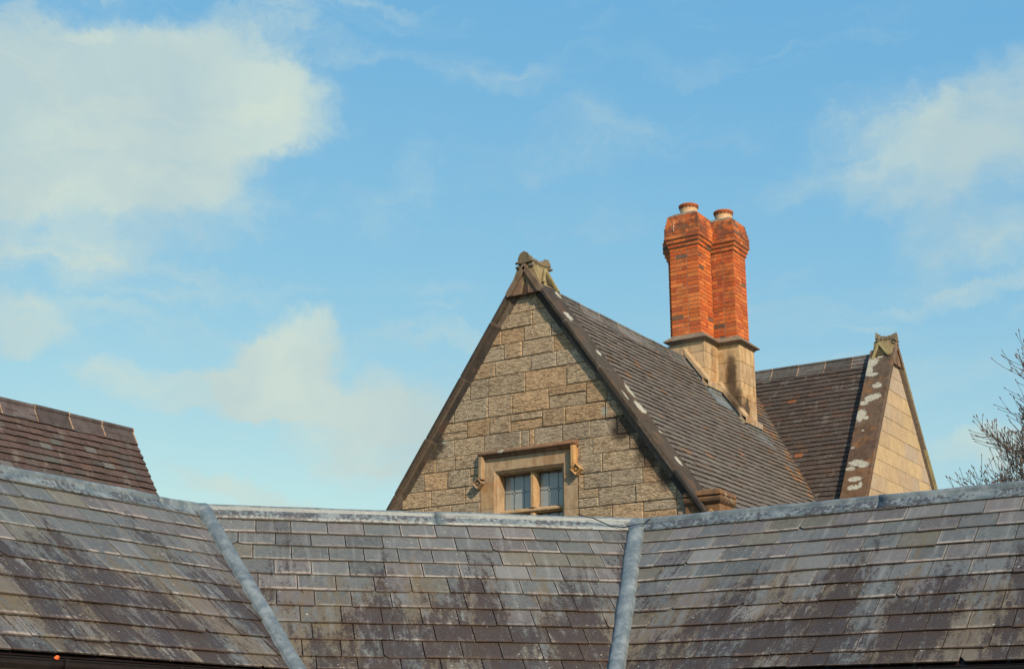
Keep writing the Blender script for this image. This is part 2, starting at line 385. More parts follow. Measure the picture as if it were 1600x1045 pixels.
SL = 2.29                                     # slope length ridge to eave
rowsS = [.0, .135]
gz = [.215, .205, .225, .225, .228, .228, .23, .225, .22, .22]
while rowsS[-1] < SL - .1: rowsS.append(rowsS[-1] + gz[min(len(rowsS) - 2, 9)])
rowsS[-1] = SL
k225 = math.tan(R_(22.5)) * cp
def slate_slope(name, O, u, hdir, u0, u1, lo, hi):
    """region bounded by u0,u1 with optional valley cut: lo / hi give du/dv of the ends"""
    v = V(hdir) * cp - V((0, 0, 1)) * sp
    reg = [(u0, 0), (u1, 0), (u1 + hi * SL, SL), (u0 + lo * SL, SL)]
    mb = MB(); nrm = V(u).normalized().cross(v).normalized()
    tile_slope(mb, O, u, v, reg, (u0 - .3, u1 + .3), rowsS, .302, .0090, slate_col, lap=.03, jit=.007, wj=.06, tilt=1.5, chip=.14, gapf=.013)
    return mb.build(name, M_SLATE, rng, rng), v
xu = V((1, 0, 0)); yu = V((0, 1, 0)); du = (P2 - P1).normalized(); LM = (P2 - P1).length
# left slope: u = +Y measured from P1 backwards (towards the viewer)
oL, vL = slate_slope('slate_roof', P1, yu, (1, 0, 0), -11.0, 0, 0, -k225)
oM, vM = slate_slope('slate_roof', P1, du, (math.sqrt(.5), -math.sqrt(.5), 0), 0, LM, k225, -k225)
oR, vR = slate_slope('slate_roof', P2, xu, (0, -1, 0), 0, 9.0, k225, 0)
tag(oL, 'left slate slope darkened by algae near the eave'); tag(oM, 'middle slate slope between the two lead valleys'); tag(oR, 'right slate slope streaked with dark and ochre stains')
# plain rear slopes and underlay
mb = MB()
def under(O, u, hd, u0, u1, lo, hi, drop=.012):
    v = V(hd).normalized() * cp - V((0, 0, 1)) * sp; q = V((0, 0, -drop))
    mb.face([O + u * u0 + q, O + u * u1 + q, O + u * (u1 + hi * SL) + v * SL + q, O + u * (u0 + lo * SL) + v * SL + q])
under(P1, yu, (1, 0, 0), -11, 0, 0, -k225); under(P1, du, (1, -1, 0), 0, LM, k225, -k225); under(P2, xu, (0, -1, 0), 0, 9, k225, 0)
mb.build('roof_boarding', M_GUTTER, rng, rng)
mb = MB(); mb2 = MB()
def rear(O, u, hd, u0, u1, lo, hi):
    v = V(hd).normalized() * cp - V((0, 0, 1)) * sp
    reg = [(u0, 0), (u1, 0), (u1 + hi * SL, SL), (u0 + lo * SL, SL)]
    tile_slope(mb, O, u, v, reg, (min(u0, u0 + lo * SL) - .3, max(u1, u1 + hi * SL) + .3), rowsS, .302, .0090, slate_col, lap=.03, tilt=1.6)
rear(P1, yu, (-1, 0, 0), -11, 0, 0, k225); rear(P1, du, (-1, 1, 0), 0, LM, -k225, k225); rear(P2, xu, (0, 1, 0), 0, 9, -k225, 0)
mb.build('rear_slate_roof', M_SLATE, rng, rng)

# lead ridges: half-round roll with two dressed wings
def arc(r, n, a0=0, a1=math.pi): return [(r * math.cos(a0 + (a1 - a0) * k / n), r * math.sin(a0 + (a1 - a0) * k / n)) for k in range(n + 1)]
def lead_ridge(A, B, side, segs, wing=.155):
    """A,B ridge ends, side = horizontal unit vector towards the viewer's slope"""
    mb = MB(); A = V(A); B = V(B); L = (B - A).length; u = (B - A) / L; s = V(side)
    cuts = [0]
    while cuts[-1] < L: cuts.append(min(L, cuts[-1] + segs * random.uniform(.9, 1.1)))
    for k in range(len(cuts) - 1):
        a, b = cuts[k] - (.05 if k else 0), cuts[k + 1]; lift = .004 * (k % 2) + random.uniform(0, .003)
        N = max(2, int((b - a) / .10)); rows = []
        for i in range(N + 1):
            t = a + (b - a) * i / N; wob = (mnoise.noise(A + u * t * 2.3) * .006)
            prof = []
            r = .030 + lift + mnoise.noise(A * 3 + u * t * 4.1) * .0035; zc = .040 + wob
            we = wing * (1 + mnoise.noise(B + u * t * 1.9) * .10)
            h = .034 + lift
            prof.append((we * cp, -we * sp + h)); prof.append((we * .5 * cp, -we * .5 * sp + h + .002)); prof.append((.034, -.016 + h))
            prof += [(x, zc + y) for x, y in arc(r, 8, -.35, math.pi + .35)]
            prof.append((-.034, -.016 + h)); prof.append((-we * cp, -we * sp + h))
            rows.append([A + u * t + s * x + V((0, 0, y)) for x, y in prof])
        n = len(rows[0]); fs = []
        vs = [p for r_ in rows for p in r_]
        for i in range(N):
            for j in range(n - 1):
                a_ = i * n + j; fs.append((a_, a_ + 1, a_ + 1 + n, a_ + n))
        base = len(mb.f); mb.indexed(vs, fs)
        for q in range(len(fs)):
            j = q % (n - 1); mb.c[base + q] = (1, 1, 1, 1.0 if j < 2 else .15)
    return mb
LZ = V((0, 0, .0))
for A, B, s, sg in ((P1 - yu * 11, P1 + yu * .03, xu, 1.75), (P1 - du * .02, P2 + du * .02, V((1, -1, 0)).normalized(), 2.05), (P2 - xu * .03, P2 + xu * 9, -yu, 2.2)):
    ob = lead_ridge(A, B, s, sg).build('ridge_lead', M_LEAD, rng, rng, smooth=True)
    sol = ob.modifiers.new('thick', 'SOLIDIFY'); sol.thickness = .004
# lead rolls down the two valleys
def hump(P, hd, name, wd=.062):
    mb = MB(); h = V(hd).normalized() / math.cos(R_(22.5)); v = h * cp - V((0, 0, 1)) * sp; L = v.length; v = v / L
    side = V((0, 0, 1)).cross(v).normalized(); nrm = v.cross(side).normalized()
    if nrm.z < 0: nrm = -nrm
    N = 44; T = SL * L; cuts = [T * .36, T * .74]
    rings = []
    for i in range(N + 1):
        t = .085 + (T + .07) * i / N; step = sum(.0035 for c in cuts if t < c)
        c = P + v * t + nrm * (.005); ww = wd + step + mnoise.noise(c * 4) * .004
        prof = [(-ww - .010, .012), (-ww, .016)] + [(-ww * math.cos(a), .016 + ww * .58 * math.sin(a)) for a in [math.pi * k / 12 for k in range(1, 12)]] + [(ww, .016), (ww + .010, .012)]
        rings.append([c + side * (x + mnoise.noise(V((t * 2, 3, 1))) * .006) + nrm * (y + .022 + mnoise.noise(V((t * 5, x * 9, 7))) * .005) for x, y in prof])
    n = len(rings[0]); fs = []
    for i in range(N):
        for j in range(n - 1):
            a_ = i * n + j; fs.append((a_, a_ + 1, a_ + 1 + n, a_ + n))
    mb.indexed([p for r in rings for p in r], fs, (1, 1, 1, .12))
    ob = mb.build(name, M_LEAD, rng, rng, smooth=True)
    md = ob.modifiers.new('thick', 'SOLIDIFY'); md.thickness = .004
    # dressed lead saddle where the roll meets the ridge
    mb = MB(); rings = []
    for i in range(9):
        t = -.01 + .185 * i / 8; k = 1 - (max(0, i - 5) / 3) ** 2 * .20; c = P + v * t + nrm * (.004)
        ww = (wd + .012) * k * (1.25 if i < 5 else 1.12)
        rings.append([c + side * (-ww * math.cos(math.pi * q / 12) * (1.15 if q in (0, 12) else 1)) + nrm * (.026 + ww * .64 * math.sin(math.pi * q / 12) * (.9 if i < 8 else .86) + mnoise.noise(V((i * .7, q * .8, P.x))) * .008) for q in range(13)])
    fs = []
    for i in range(8):
        for j in range(12):
            a_ = i * 13 + j; fs.append((a_, a_ + 1, a_ + 14, a_ + 13))
    mb.indexed([p for r in rings for p in r], fs, (1, 1, 1, .3))
    sd = mb.build('lead_saddle', M_LEAD, ob, rng, smooth=True); md = sd.modifiers.new('thick', 'SOLIDIFY'); md.thickness = .004
    return ob
# valleys
ca, sa = math.cos(R_(22.5)), math.sin(R_(22.5))
v1 = hump(P1, (ca, -sa, 0), 'valley_lead'); tag(v1, 'left lead roll slanting down the roof')
v2 = hump(P2, (sa, -ca, 0), 'valley_lead'); tag(v2, 'right lead roll running almost straight down')

# eaves: gutters, fascia and walls
EH = SL * cp; EZ = ZR - SL * sp
E1 = P1 + V((EH, -EH * math.tan(R_(22.5)), 0)); E1.z = EZ
E2 = P2 + V((EH * math.tan(R_(22.5)), -EH, 0)); E2.z = EZ
def gutter(A, B, s, name='gutter'):
    mb = MB(); A = V(A); B = V(B); s = V(s)
    pr = [(.010, .0), (.012, -.03), (.03, -.058), (.06, -.07), (.09, -.058), (.108, -.03), (.110, .0), (.118, .0), (.118, .007), (.104, .007), (.102, -.025), (.085, -.05), (.06, -.06), (.035, -.05), (.02, -.025), (.018, .0)]
    mb.loft([[A + s * (x + .0) + V((0, 0, y - .035)) for x, y in pr], [B + s * x + V((0, 0, y - .035)) for x, y in pr]])
    L = (B - A).length; u = (B - A) / L; k = .5
    while k < L:
        c = A + u * k
        pb = [(.006, -.004), (.012, -.068), (.06, -.082), (.108, -.068), (.122, .012), (.122, -.03), (.10, -.075), (.06, -.092), (0, -.09)]
        mb.loft([[c - u * .012 + s * x + V((0, 0, y - .035)) for x, y in pb], [c + u * .012 + s * x + V((0, 0, y - .035)) for x, y in pb]]); k += .92
    return mb.build(name, M_GUTTER, rng, rng)
sM = V((1, -1, 0)).normalized()
gutter(E1 - yu * 10, E1, xu); gutter(E1, E2, sM); gutter(E2, E2 + xu * 8, -yu)
mb = MB()
for A, B, s in ((E1 - yu * 10, E1, xu), (E1, E2, sM), (E2, E2 + xu * 8, -yu)):
    a0, b0 = A - s * .012, B - s * .012
    mb.loft([[a0 + V((0, 0, -.004)), a0 + V((0, 0, -.19)), a0 - s * .022 + V((0, 0, -.19)), a0 - s * .022 + V((0, 0, -.02))], [b0 + V((0, 0, -.004)), b0 + V((0, 0, -.19)), b0 - s * .022 + V((0, 0, -.19)), b0 - s * .022 + V((0, 0, -.02))]])
    for k in range(1): mb.face([a0 - s * .03 + V((0, 0, -.186)), b0 - s * .03 + V((0, 0, -.186)), b0 - s * .26 + V((0, 0, -.186)), a0 - s * .26 + V((0, 0, -.186))])
mb.build('fascia', M_GUTTER, rng, rng)
mb = MB()
for A, B, s in ((E1 - yu * 10, E1, xu), (E1, E2, sM), (E2, E2 + xu * 8, -yu)):
    a0 = A - s * .25; b0 = B - s * .25; T = V((0, 0, EZ - .12)); zz = lambda q, h: V((q.x, q.y, h))
    mb.loft([[zz(a0, 0), zz(b0, 0), zz(b0 - s * .3, 0), zz(a0 - s * .3, 0)], [zz(a0, T.z), zz(b0, T.z), zz(b0 - s * .3, T.z), zz(a0 - s * .3, T.z)]])
mb.build('wall', M_RENDER, rng, rng)
mb = MB()
for A, B, s in ((P1 - yu * 11, P1, -xu), (P1, P2, -sM), (P2, P2 + xu * 9, yu)):
    a0 = A + s * (EH - .1); b0 = B + s * (EH - .1) + (B - A).normalized() * .6; zz = lambda q, h: V((q.x, q.y, h))
    mb.loft([[zz(a0, 0), zz(b0, 0), zz(b0 - s * .3, 0), zz(a0 - s * .3, 0)], [zz(a0, EZ), zz(b0, EZ), zz(b0 - s * .3, EZ), zz(a0 - s * .3, EZ)]])
mb.build('rear_wall', M_RENDER, rng, rng)

# thin black cable lying over the lead at the right-hand ridge corner
mb = MB()
c0 = P2
pts = [c0 + V((-.42, -.44, .085)) + V((.10, -.10, -.02)), c0 + V((-.30, -.33, .045)) + V((.06, -.06, 0)), c0 + V((-.14, -.26, -.015)), c0 + V((-.02, -.22, -.035)), c0 + V((.08, -.20, -.02)), c0 + V((.13, -.12, .0)), c0 + V((.15, .0, .07)), c0 + V((.16, .15, .02))]
mb.tube(pts, .005, 6)
tag(mb.build('cable', M_BLACK, smooth=True), 'thin black cable looped over the lead where the right-hand roll meets the ridge', 'cable')
# small orange leaf caught on the left gutter
lf = MB(); q = V((E1.x + .112, 5.60, EZ - .022))
lf.indexed([q + V(p) * .75 for p in [(0, -.028, 0), (.006, -.012, .018), (.004, .012, .02), (0, .03, .004), (.008, .010, -.014), (.008, -.012, -.012), (.016, 0, .004)]],
           [(0, 1, 6), (1, 2, 6), (2, 3, 6), (3, 4, 6), (4, 5, 6), (5, 0, 6), (0, 5, 4, 3, 2, 1)])
tag(lf.build('leaf', plain('orange_leaf', (.62, .11, .02), .6, .2, 40)), 'tiny orange leaf caught on the dark gutter at the bottom left', 'leaf')

# ================================================================== main house
XC, ZH = -10.77, 8.33            # ridge line of the main roof (tile plane)
PH = R_(54.6); ch, sh, th = math.cos(PH), math.sin(PH), math.tan(PH)
YG = 17.0; YR2 = 25.86; ZR2 = 8.86; XG = -8.02      # gable wall, cross ridge, cross ridge height, cross gable wall
house = empty('stone_house', (XC, 21.0, 0))
tag(house, 'tall sandstone house with steep tiled roofs, two gables and a red brick chimney stack', 'house')

def clay_main(uu, vv, j):
    r = random.random(); b = random.uniform(.75, 1.2)
    b = random.uniform(.84, 1.14)
    if r < .50: c = (.128, .110, .102)
    elif r < .78: c = (.138, .124, .113)
    elif r < .94: c = (.118, .112, .104)
    elif r < .985: c = (.150, .112, .085)
    else: c = (.21, .115, .065)
    b *= .90
    # orange glow of reflected sunlight beside the valley, painted as randomly warmer tiles
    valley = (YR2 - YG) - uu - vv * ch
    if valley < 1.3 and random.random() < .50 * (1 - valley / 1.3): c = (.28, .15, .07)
    return (c[0] * b, c[1] * b, c[2] * b, 1)
def clay_dark(uu, vv, j):
    r = random.random(); b = random.uniform(.7, 1.25)
    b = random.uniform(.8, 1.15)
    if r < .55: c = (.080, .060, .056)
    elif r < .84: c = (.075, .064, .062)
    elif r < .95: c = (.095, .062, .050)
    elif r < .988: c = (.11, .105, .10)
    else: c = (.28, .11, .045)
    b *= .72
    return (c[0] * b, c[1] * b, c[2] * b, 1)

GA = .120
rowsM = [.0, .06] + [.06 + GA * k for k in range(1, 60)]
HM = ZH - 3.2; SM = HM / sh; rowsM = [r for r in rowsM if r < SM]
mb = MB(); vdir = V((ch, 0, -sh)); yv = YR2 - YG      # valley: y - YG = yv + (ZR2-ZH)/th - x offset
ye = yv + (ZR2 - ZH) / th
O = V((XC, YG, ZH))
reg = [(.30, 0), (ye, 0), (ye - SM * ch, SM), (.30, SM)]
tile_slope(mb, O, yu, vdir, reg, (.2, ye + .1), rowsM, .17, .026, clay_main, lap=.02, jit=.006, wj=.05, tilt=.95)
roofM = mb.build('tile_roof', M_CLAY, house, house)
tag(roofM, 'main tiled roof slope falling to the right')
mb = MB(); vdw = V((-ch, 0, -sh)); reg = [(.30, 0), (ye + 2, 0), (ye + 2, SM), (.30, SM)]
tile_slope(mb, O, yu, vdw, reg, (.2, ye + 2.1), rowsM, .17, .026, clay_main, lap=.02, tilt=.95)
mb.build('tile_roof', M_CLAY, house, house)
# cross wing slope facing the courtyard
mb = MB(); O2 = V((XC, YR2, ZR2)); v2d = V((0, -ch, -sh)); SX = (ZR2 - 3.2) / sh
xe = XG - XC - .30
reg = [(-(ZR2 - ZH) / th, 0), (xe, 0), (xe, SX), (-(ZR2 - ZH) / th + SX * ch, SX)]
rowsX = [.0, .06] + [.06 + GA * k for k in range(1, 80) if .06 + GA * k < SX]
tile_slope(mb, O2, xu, v2d, reg, (-.6, xe + .2), rowsX, .17, .025, clay_dark, lap=.02, jit=.005, wj=.05, tilt=.95)
roofX = mb.build('tile_roof', M_CLAY, house, house); tag(roofX, 'dark brown tiled slope of the cross wing')
mb = MB(); v2r = V((0, ch, -sh)); reg = [(-4, 0), (xe, 0), (xe, SX), (-4, SX)]
tile_slope(mb, O2, xu, v2r, reg, (-4, xe + .2), rowsX, .17, .025, clay_dark, lap=.02, tilt=.95)
mb.build('tile_roof', M_CLAY, house, house)

# angular ridge tiles with a roll
M_RIDGE = stone_material('ridge_clay', (1, 1, 1), 0.0, soot=.3, bump=.4)
def ridge_tiles(A, u, s, L, step, pitch, parent, root, wing=.25, col=(.105, .108, .112)):
    mb = MB(); A = V(A); u = V(u); s = V(s); c_, s_ = math.cos(pitch), math.sin(pitch); t = 0; mm = mb
    while t < L - .01:
        t1 = min(L, t + step); b = random.uniform(.7, 1.4); cc = (col[0] * b, col[1] * b * 1.0, col[2] * b * 1.0); dz = random.uniform(-.004, .004)
        tw = random.uniform(-.003, .003)
        hp = .075 + dz
        pr = [(wing * c_ + .028, -wing * s_ + hp - .028), (wing * c_ + .014, -wing * s_ + hp - .040), (0.0, hp - .06), (-wing * c_ - .014, -wing * s_ + hp - .040), (-wing * c_ - .028, -wing * s_ + hp - .028),
              (-.030, hp - .020)] + [(.038 * math.cos(a), hp + .004 + .038 * math.sin(a)) for a in [math.pi - math.pi * k / 8 for k in range(9)]] + [(.030, hp - .020)]
        mb.loft([[A + u * (t + .004) + s * x + V((0, 0, y + tw)) for x, y in pr], [A + u * (t1 - .004) + s * x + V((0, 0, y)) for x, y in pr]], cc)
        pm = [(x * 1.006, y + .001) for x, y in pr]
        mm.loft([[A + u * (t1 - .009) + s * x + V((0, 0, y)) for x, y in pm], [A + u * (t1 + .009) + s * x + V((0, 0, y)) for x, y in pm]], (.34, .24, .17))
        t = t1
    return mb.build('ridge_tiles', M_RIDGE, parent, root)
ridge_tiles((XC, YG + .30, ZH), yu, xu, 22.30 - YG - .26, .61, PH, roofM, house)
ridge_tiles((XC - .3, YR2, ZR2), xu, -yu, xe + .3, .56, PH, roofX, house)

# ---- gable walls of rock-faced blocks
STONES = [(.46, .355, .240), (.44, .355, .250), (.40, .345, .260), (.47, .345, .220), (.40, .345, .265), (.45, .37, .262)]
def stone_col(x, z):
    c = random.choice(STONES); b = random.uniform(.88, 1.12)
    if random.random() < .04: c = (.42, .29, .16)
    return (c[0] * b, c[1] * b, c[2] * b, 1)
def block_wall(mb, O, u, blocks, region, holes, outn, prot=.016, colf=stone_col, jw=.006):
    O = V(O); u = V(u); n = V(outn); zv = V((0, 0, 1)); hs = halves_of(region)
    for (a, b, c, d, pf) in blocks:
        rects = [[(a, c), (b, c), (b, d), (a, d)]]
        for (ha, hb, hc, hd_) in holes:
            nr = []
            for r in rects:
                x0, x1 = min(p[0] for p in r), max(p[0] for p in r); y0, y1 = min(p[1] for p in r), max(p[1] for p in r)
                if x1 <= ha or x0 >= hb or y1 <= hc or y0 >= hd_: nr.append(r); continue
                if x0 < ha: nr.append([(x0, y0), (ha, y0), (ha, y1), (x0, y1)])
                if x1 > hb: nr.append([(hb, y0), (x1, y0), (x1, y1), (hb, y1)])
                xa, xb = max(x0, ha), min(x1, hb)
                if y0 < hc: nr.append([(xa, y0), (xb, y0), (xb, hc), (xa, hc)])
                if y1 > hd_: nr.append([(xa, hd_), (xb, hd_), (xb, y1), (xa, y1)])
            rects = nr
        for r in rects:
            p = clip(r, hs)
            if len(p) < 3 or area(p) < .0015: continue
            p0 = inset(p, jw * .5 + random.uniform(0, .002)); p1 = inset(p, jw * .5 + .012)
            if len(p0) < 3 or len(p1) != len(p0): 
                if len(p0) < 3: continue
                p1 = inset(p0, .004)
                if len(p1) != len(p0): p1 = p0
            cc = colf((a + b) / 2, (c + d) / 2); h = prot * pf * random.uniform(.55, 1.6)
            P0 = [O + u * q[0] + zv * q[1] - n * .01 for q in p0]; Pm = [O + u * q[0] + zv * q[1] + n * h * .45 for q in p0]; ja, jb = random.uniform(-.012, .012), random.uniform(-.02, .02); cxm, czm = (a + b) / 2, (c + d) / 2; Pf = [O + u * q[0] + zv * q[1] + n * (h + ja * (q[0] - cxm) * pf + jb * (q[1] - czm) * pf) for q in p1]
            mb.face(Pf, cc)
            for k in range(len(P0)):
                k2 = (k + 1) % len(P0); mb.face([P0[k], P0[k2], Pm[k2], Pm[k]], cc); mb.face([Pm[k], Pm[k2], Pf[k2], Pf[k]], cc)

def make_courses(zs, x0, x1, wmin, wmax, seed, split=.045):
    random.seed(seed); out = []
    for i in range(len(zs) - 1):
        z0, z1 = zs[i], zs[i + 1]; x = x0 + random.uniform(-.4, 0)
        while x < x1:
            h = z1 - z0; wd = random.uniform(wmin, wmax)
            pf = 1.0 if random.random() > .10 else .15
            if random.random() < split and h > .24:
                zm = z0 + h * random.uniform(.4, .6); out.append((x, x + wd, z0, zm, pf)); out.append((x, x + wd, zm, z1, 1.0))
            else: out.append((x, x + wd, z0, z1, pf))
            x += wd
    return out

# course heights read off the wall (left of the window differs from the right)
zsU = [6.09, 6.35, 6.67, 6.97, 7.21, 7.45, 7.68, 7.91, 8.12, 8.40, 8.75]
zsL = [3.3, 3.58, 3.86, 4.12, 4.36, 4.60, 4.84, 5.10, 5.35, 5.62, 5.83, 6.09]
zsR = [3.3, 3.56, 3.84, 4.10, 4.36, 4.60, 4.85, 5.11, 5.33, 5.60, 5.84, 6.09]
WXC = -10.75
blocks = make_courses(zsU, -14.5, -7.0, .30, .72, 5) 
blocks += [(a, min(b, WXC), c, d, p) for a, b, c, d, p in make_courses(zsL, -14.6, WXC, .30, .66, 11) if a < WXC]
blocks += [(max(a, WXC), b, c, d, p) for a, b, c, d, p in make_courses(zsR, WXC, -7.0, .32, .68, 17) if b > WXC]
apz = ZH + .12
region = [(XC, apz), (XC + (apz - 3.3) / th, 3.3), (XC - (apz - 3.3) / th, 3.3)]
SUR = (-11.60, -9.93, 4.0, 5.73)
dark_main = [((XC * 0 + 1.75, -4.0, 6.20), (.20, .3, .30)), ((1.62, -4, 5.95), (.22, .3, .22)), ((2.0, -4, 5.62), (.25, .3, .35)), ((-1.72, -4.0, 5.93), (.12, .3, .15)), ((-1.58, -4, 6.05), (.10, .3, .12)), ((2.25, -4, 5.2), (.14, .3, .2))]
M_ROCK = stone_material('rock_faced_stone', (1, 1, 1), 1.0, dark_spots=dark_main, pale_spots=[((1.30, -4.0, 6.20), (.06, .3, .07)), ((-1.50, -4, 6.08), (.05, .3, .035))], soot=.30)
random.seed(21); mb = MB()
block_wall(mb, (0, YG, 0), xu, blocks, region, [SUR], (0, -1, 0))
gable = mb.build('gable_wall', M_ROCK, house, house); tag(gable, 'front gable of coursed rock-faced sandstone blocks')
# mortar backing with the window opening left free
OX0, OX1, OZ0, OZ1 = -11.30, -10.215, 4.25, 5.475
mb = MB(); b_ = (XC, apz - .06); yb = YG + .003
def tri_strip(z0, z1, x0=None, x1=None):
    w0 = (apz - z0) / th; w1 = (apz - z1) / th
    xs0 = XC - w0 if x0 is None else x0; xs1 = XC + w0 if x1 is None else x1
    xt0 = XC - w1 if x0 is None else x0; xt1 = XC + w1 if x1 is None else x1
    mb.loft([[(xs0, yb, z0), (xs1, yb, z0), (xs1, yb + .35, z0), (xs0, yb + .35, z0)], [(xt0, yb, z1), (xt1, yb, z1), (xt1, yb + .35, z1), (xt0, yb + .35, z1)]])
tri_strip(5.50, apz - .05); tri_strip(3.3, 5.497, None, OX0 - .03); tri_strip(3.3, 5.497, OX1 + .03, None)
hw = (apz - 3.3) / th
mb.box(XC - hw, OX0 - .03, yb, yb + .35, 0, 3.297); mb.box(OX1 + .03, XC + hw, yb, yb + .35, 0, 3.297); mb.box(OX0 - .028, OX1 + .028, yb, yb + .35, 0, 4.2)
# side walls below the eaves
mb.box(XC + hw - .25, XC + hw, yb + .353, YR2, 0, 3.3); mb.box(XC - hw, XC - hw + .25, yb + .353, YR2 + 3.5, 0, 3.3)
mb.build('wall_core', M_MORTAR, gable, house)

# ---- window in the front gable
M_ASH = stone_material('dressed_stone', (1, 1, 1), 0.05, soot=.18, och=.45, bump=.25)
def frame(mb, rects, ys, col):
    """rects = [(x0,x1,z0,z1)], one per profile point, ys = y of each"""
    rings = [[(r[0], y, r[2]), (r[1], y, r[2]), (r[1], y, r[3]), (r[0], y, r[3])] for r, y in zip(rects, ys)]
    mb.loft(rings, col, caps=False)
fs_ = YG - .016
mb = MB(); ac = (.37, .285, .19)
frame(mb, [(-11.60, -9.93, 4.0, 5.725), (-11.60, -9.93, 4.0, 5.725), (-11.355, -10.16, 4.25, 5.53), (OX0, OX1, 4.28, OZ1), (OX0, OX1, 4.28, OZ1)], [YG + .2, fs_, fs_, fs_ + .055, YG + .26], ac)
win = mb.build('window_surround', M_ASH, house, house); tag(win, 'smooth dressed stone window surround with chamfered edge')
# a few visible joints in the surround, as recessed slivers of separate jamb stones proud by 3 mm
mb = MB()
for (x0, x1, z0, z1, cc) in [(-11.60, -11.357, 4.98, 5.36, (.40, .285, .17)), (-10.158, -9.93, 5.20, 5.55, (.34, .27, .19)), (-10.158, -9.93, 4.86, 5.194, (.36, .28, .19)), (-11.60, -11.357, 4.3, 4.974, (.36, .28, .19)), (-11.60, -11.48, 5.365, 5.72, (.30, .265, .20))]:
    mb.box(x0 + .002, x1, fs_ - .004, fs_ + .02, z0, z1, cc)
# transom and mullion
yA, yB = YG + .055, YG + .255; xm0, xm1 = -10.795, -10.69; zt0, zt1 = 4.875, 4.955
for (a, b) in ((zt1, OZ1), (4.28, zt0)):
    pr = [(xm0, yB), (xm0, yA + .05), (xm0 + .03, yA), (xm1 - .03, yA), (xm1, yA + .05), (xm1, yB)]
    mb.loft([[(x, y, a) for x, y in pr], [(x, y, b) for x, y in pr]], (.42, .29, .165))
pr = [(yB, zt0), (yA + .05, zt0), (yA, zt0 + .025), (yA, zt1 - .03), (yA + .05, zt1), (yB, zt1)]
mb.loft([[(OX0 + .001, y, z) for y, z in pr], [(OX1 - .001, y, z) for y, z in pr]], (.42, .31, .19))
mb.build('mullion_and_transom', M_ASH, win, house, bevel=.003)
# lights: glass and leading
gm_, gg = new_mat('leaded_glass'); co = obj_co(gg); n = gg.noise(co, 9, 3, .5)
fin(gg, gg.mix(n, (.19, .215, .225), (.26, .285, .29)), .16, n, .15, .006, .9); M_GLASS = gm_
yg = YG + .19
for (x0, x1) in ((OX0, xm0), (xm1, OX1)):
    for (z0, z1) in ((zt1, OZ1), (4.28, zt0)):
        mb = MB(); mb.box(x0 + .002, x1 - .002, yg, yg + .006, z0 + .002, z1 - .002)
        p = mb.build('window_pane', M_GLASS, win, house)
        mb = MB(); r = .0032
        xs = [x0 + (x1 - x0) * k / 3 for k in (1, 2)]; zm = (z0 + z1) / 2; dd = .030; bar = lambda a, b: mb.tube([(a[0], yg - .003, a[1]), (b[0], yg - .003, b[1])], r, 5)
        for x in xs:
            bar((x, z0 + dd), (x, zm - dd)); bar((x, zm + dd), (x, z1 - dd))
            for (cz, up_, dn_) in ((zm, 1, 1), (z0, 1, 0), (z1, 0, 1)):
                if up_: bar((x - dd, cz), (x, cz + dd)); bar((x + dd, cz), (x, cz + dd))
                if dn_: bar((x - dd, cz), (x, cz - dd)); bar((x + dd, cz), (x, cz - dd))
        for (a, b) in ((x0, xs[0] - dd), (xs[0] + dd, xs[1] - dd), (xs[1] + dd, x1)): bar((a, zm), (b, zm))
        for (a, b) in (((x0 + .003, z0), (x0 + .003, z1)), ((x1 - .003, z0), (x1 - .003, z1)), ((x0, z0 + .003), (x1, z0 + .003)), ((x0, z1 - .003), (x1, z1 - .003))): mb.tube([(a[0], yg - .004, a[1]), (b[0], yg - .004, b[1])], .006, 5)
        mb.build('leading', M_CAME, p, house)
# hood mould with label stops
M_HOOD = stone_material('weathered_moulding', (1, 1, 1), 0.05, soot=.35, och=.55, bump=.4, pale_spots=[((-.42, -4.1, 5.80), (.05, .2, .03))])
mb = MB(); hc = (.30, .20, .12)
def hood_profile(sgn=1): return [(YG + .05, 5.725), (YG - .03, 5.725), (YG - .055, 5.745), (YG - .055, 5.765), (YG - .10, 5.775), (YG - .105, 5.800), (YG - .03, 5.845), (YG + .05, 5.85)]
for (a, b, cc) in ((-11.60, -11.05, (.16, .11, .08)), (-11.045, -10.50, (.20, .135, .09)), (-10.495, -9.925, (.23, .14, .09))):
    mb.loft([[(a, y, z) for y, z in hood_profile()], [(b, y, z) for y, z in hood_profile()]], cc)
for (x0, x1, zb, cc) in ((-11.605, -11.515, 5.42, (.33, .25, .16)), (-10.015, -9.925, 5.44, (.45, .28, .13))):
    pr = [(x0, YG + .03), (x0, YG - .06), (x0 + .02, YG - .10), (x1 - .02, YG - .10), (x1, YG - .06), (x1, YG + .03)]
    mb.loft([[(x, y, zb) for x, y in pr], [(x, y, 5.76) for x, y in pr]], cc)
# lozenge stops with a carved boss
for (cx, cz, cc) in ((-11.60, 5.36, (.26, .19, .13)), (-9.915, 5.40, (.42, .27, .13))):
    R0 = .088; sq = lambda r, y: [(cx + r, y, cz), (cx, y, cz + r), (cx - r, y, cz), (cx, y, cz - r)]
    mb.loft([sq(R0, YG + .02), sq(R0, YG - .115), sq(R0 * .80, YG - .115), sq(R0 * .62, YG - .075), sq(R0 * .30, YG - .080), sq(R0 * .16, YG - .110)], cc)
hood = mb.build('hood_mould', M_HOOD, win, house, bevel=.005)

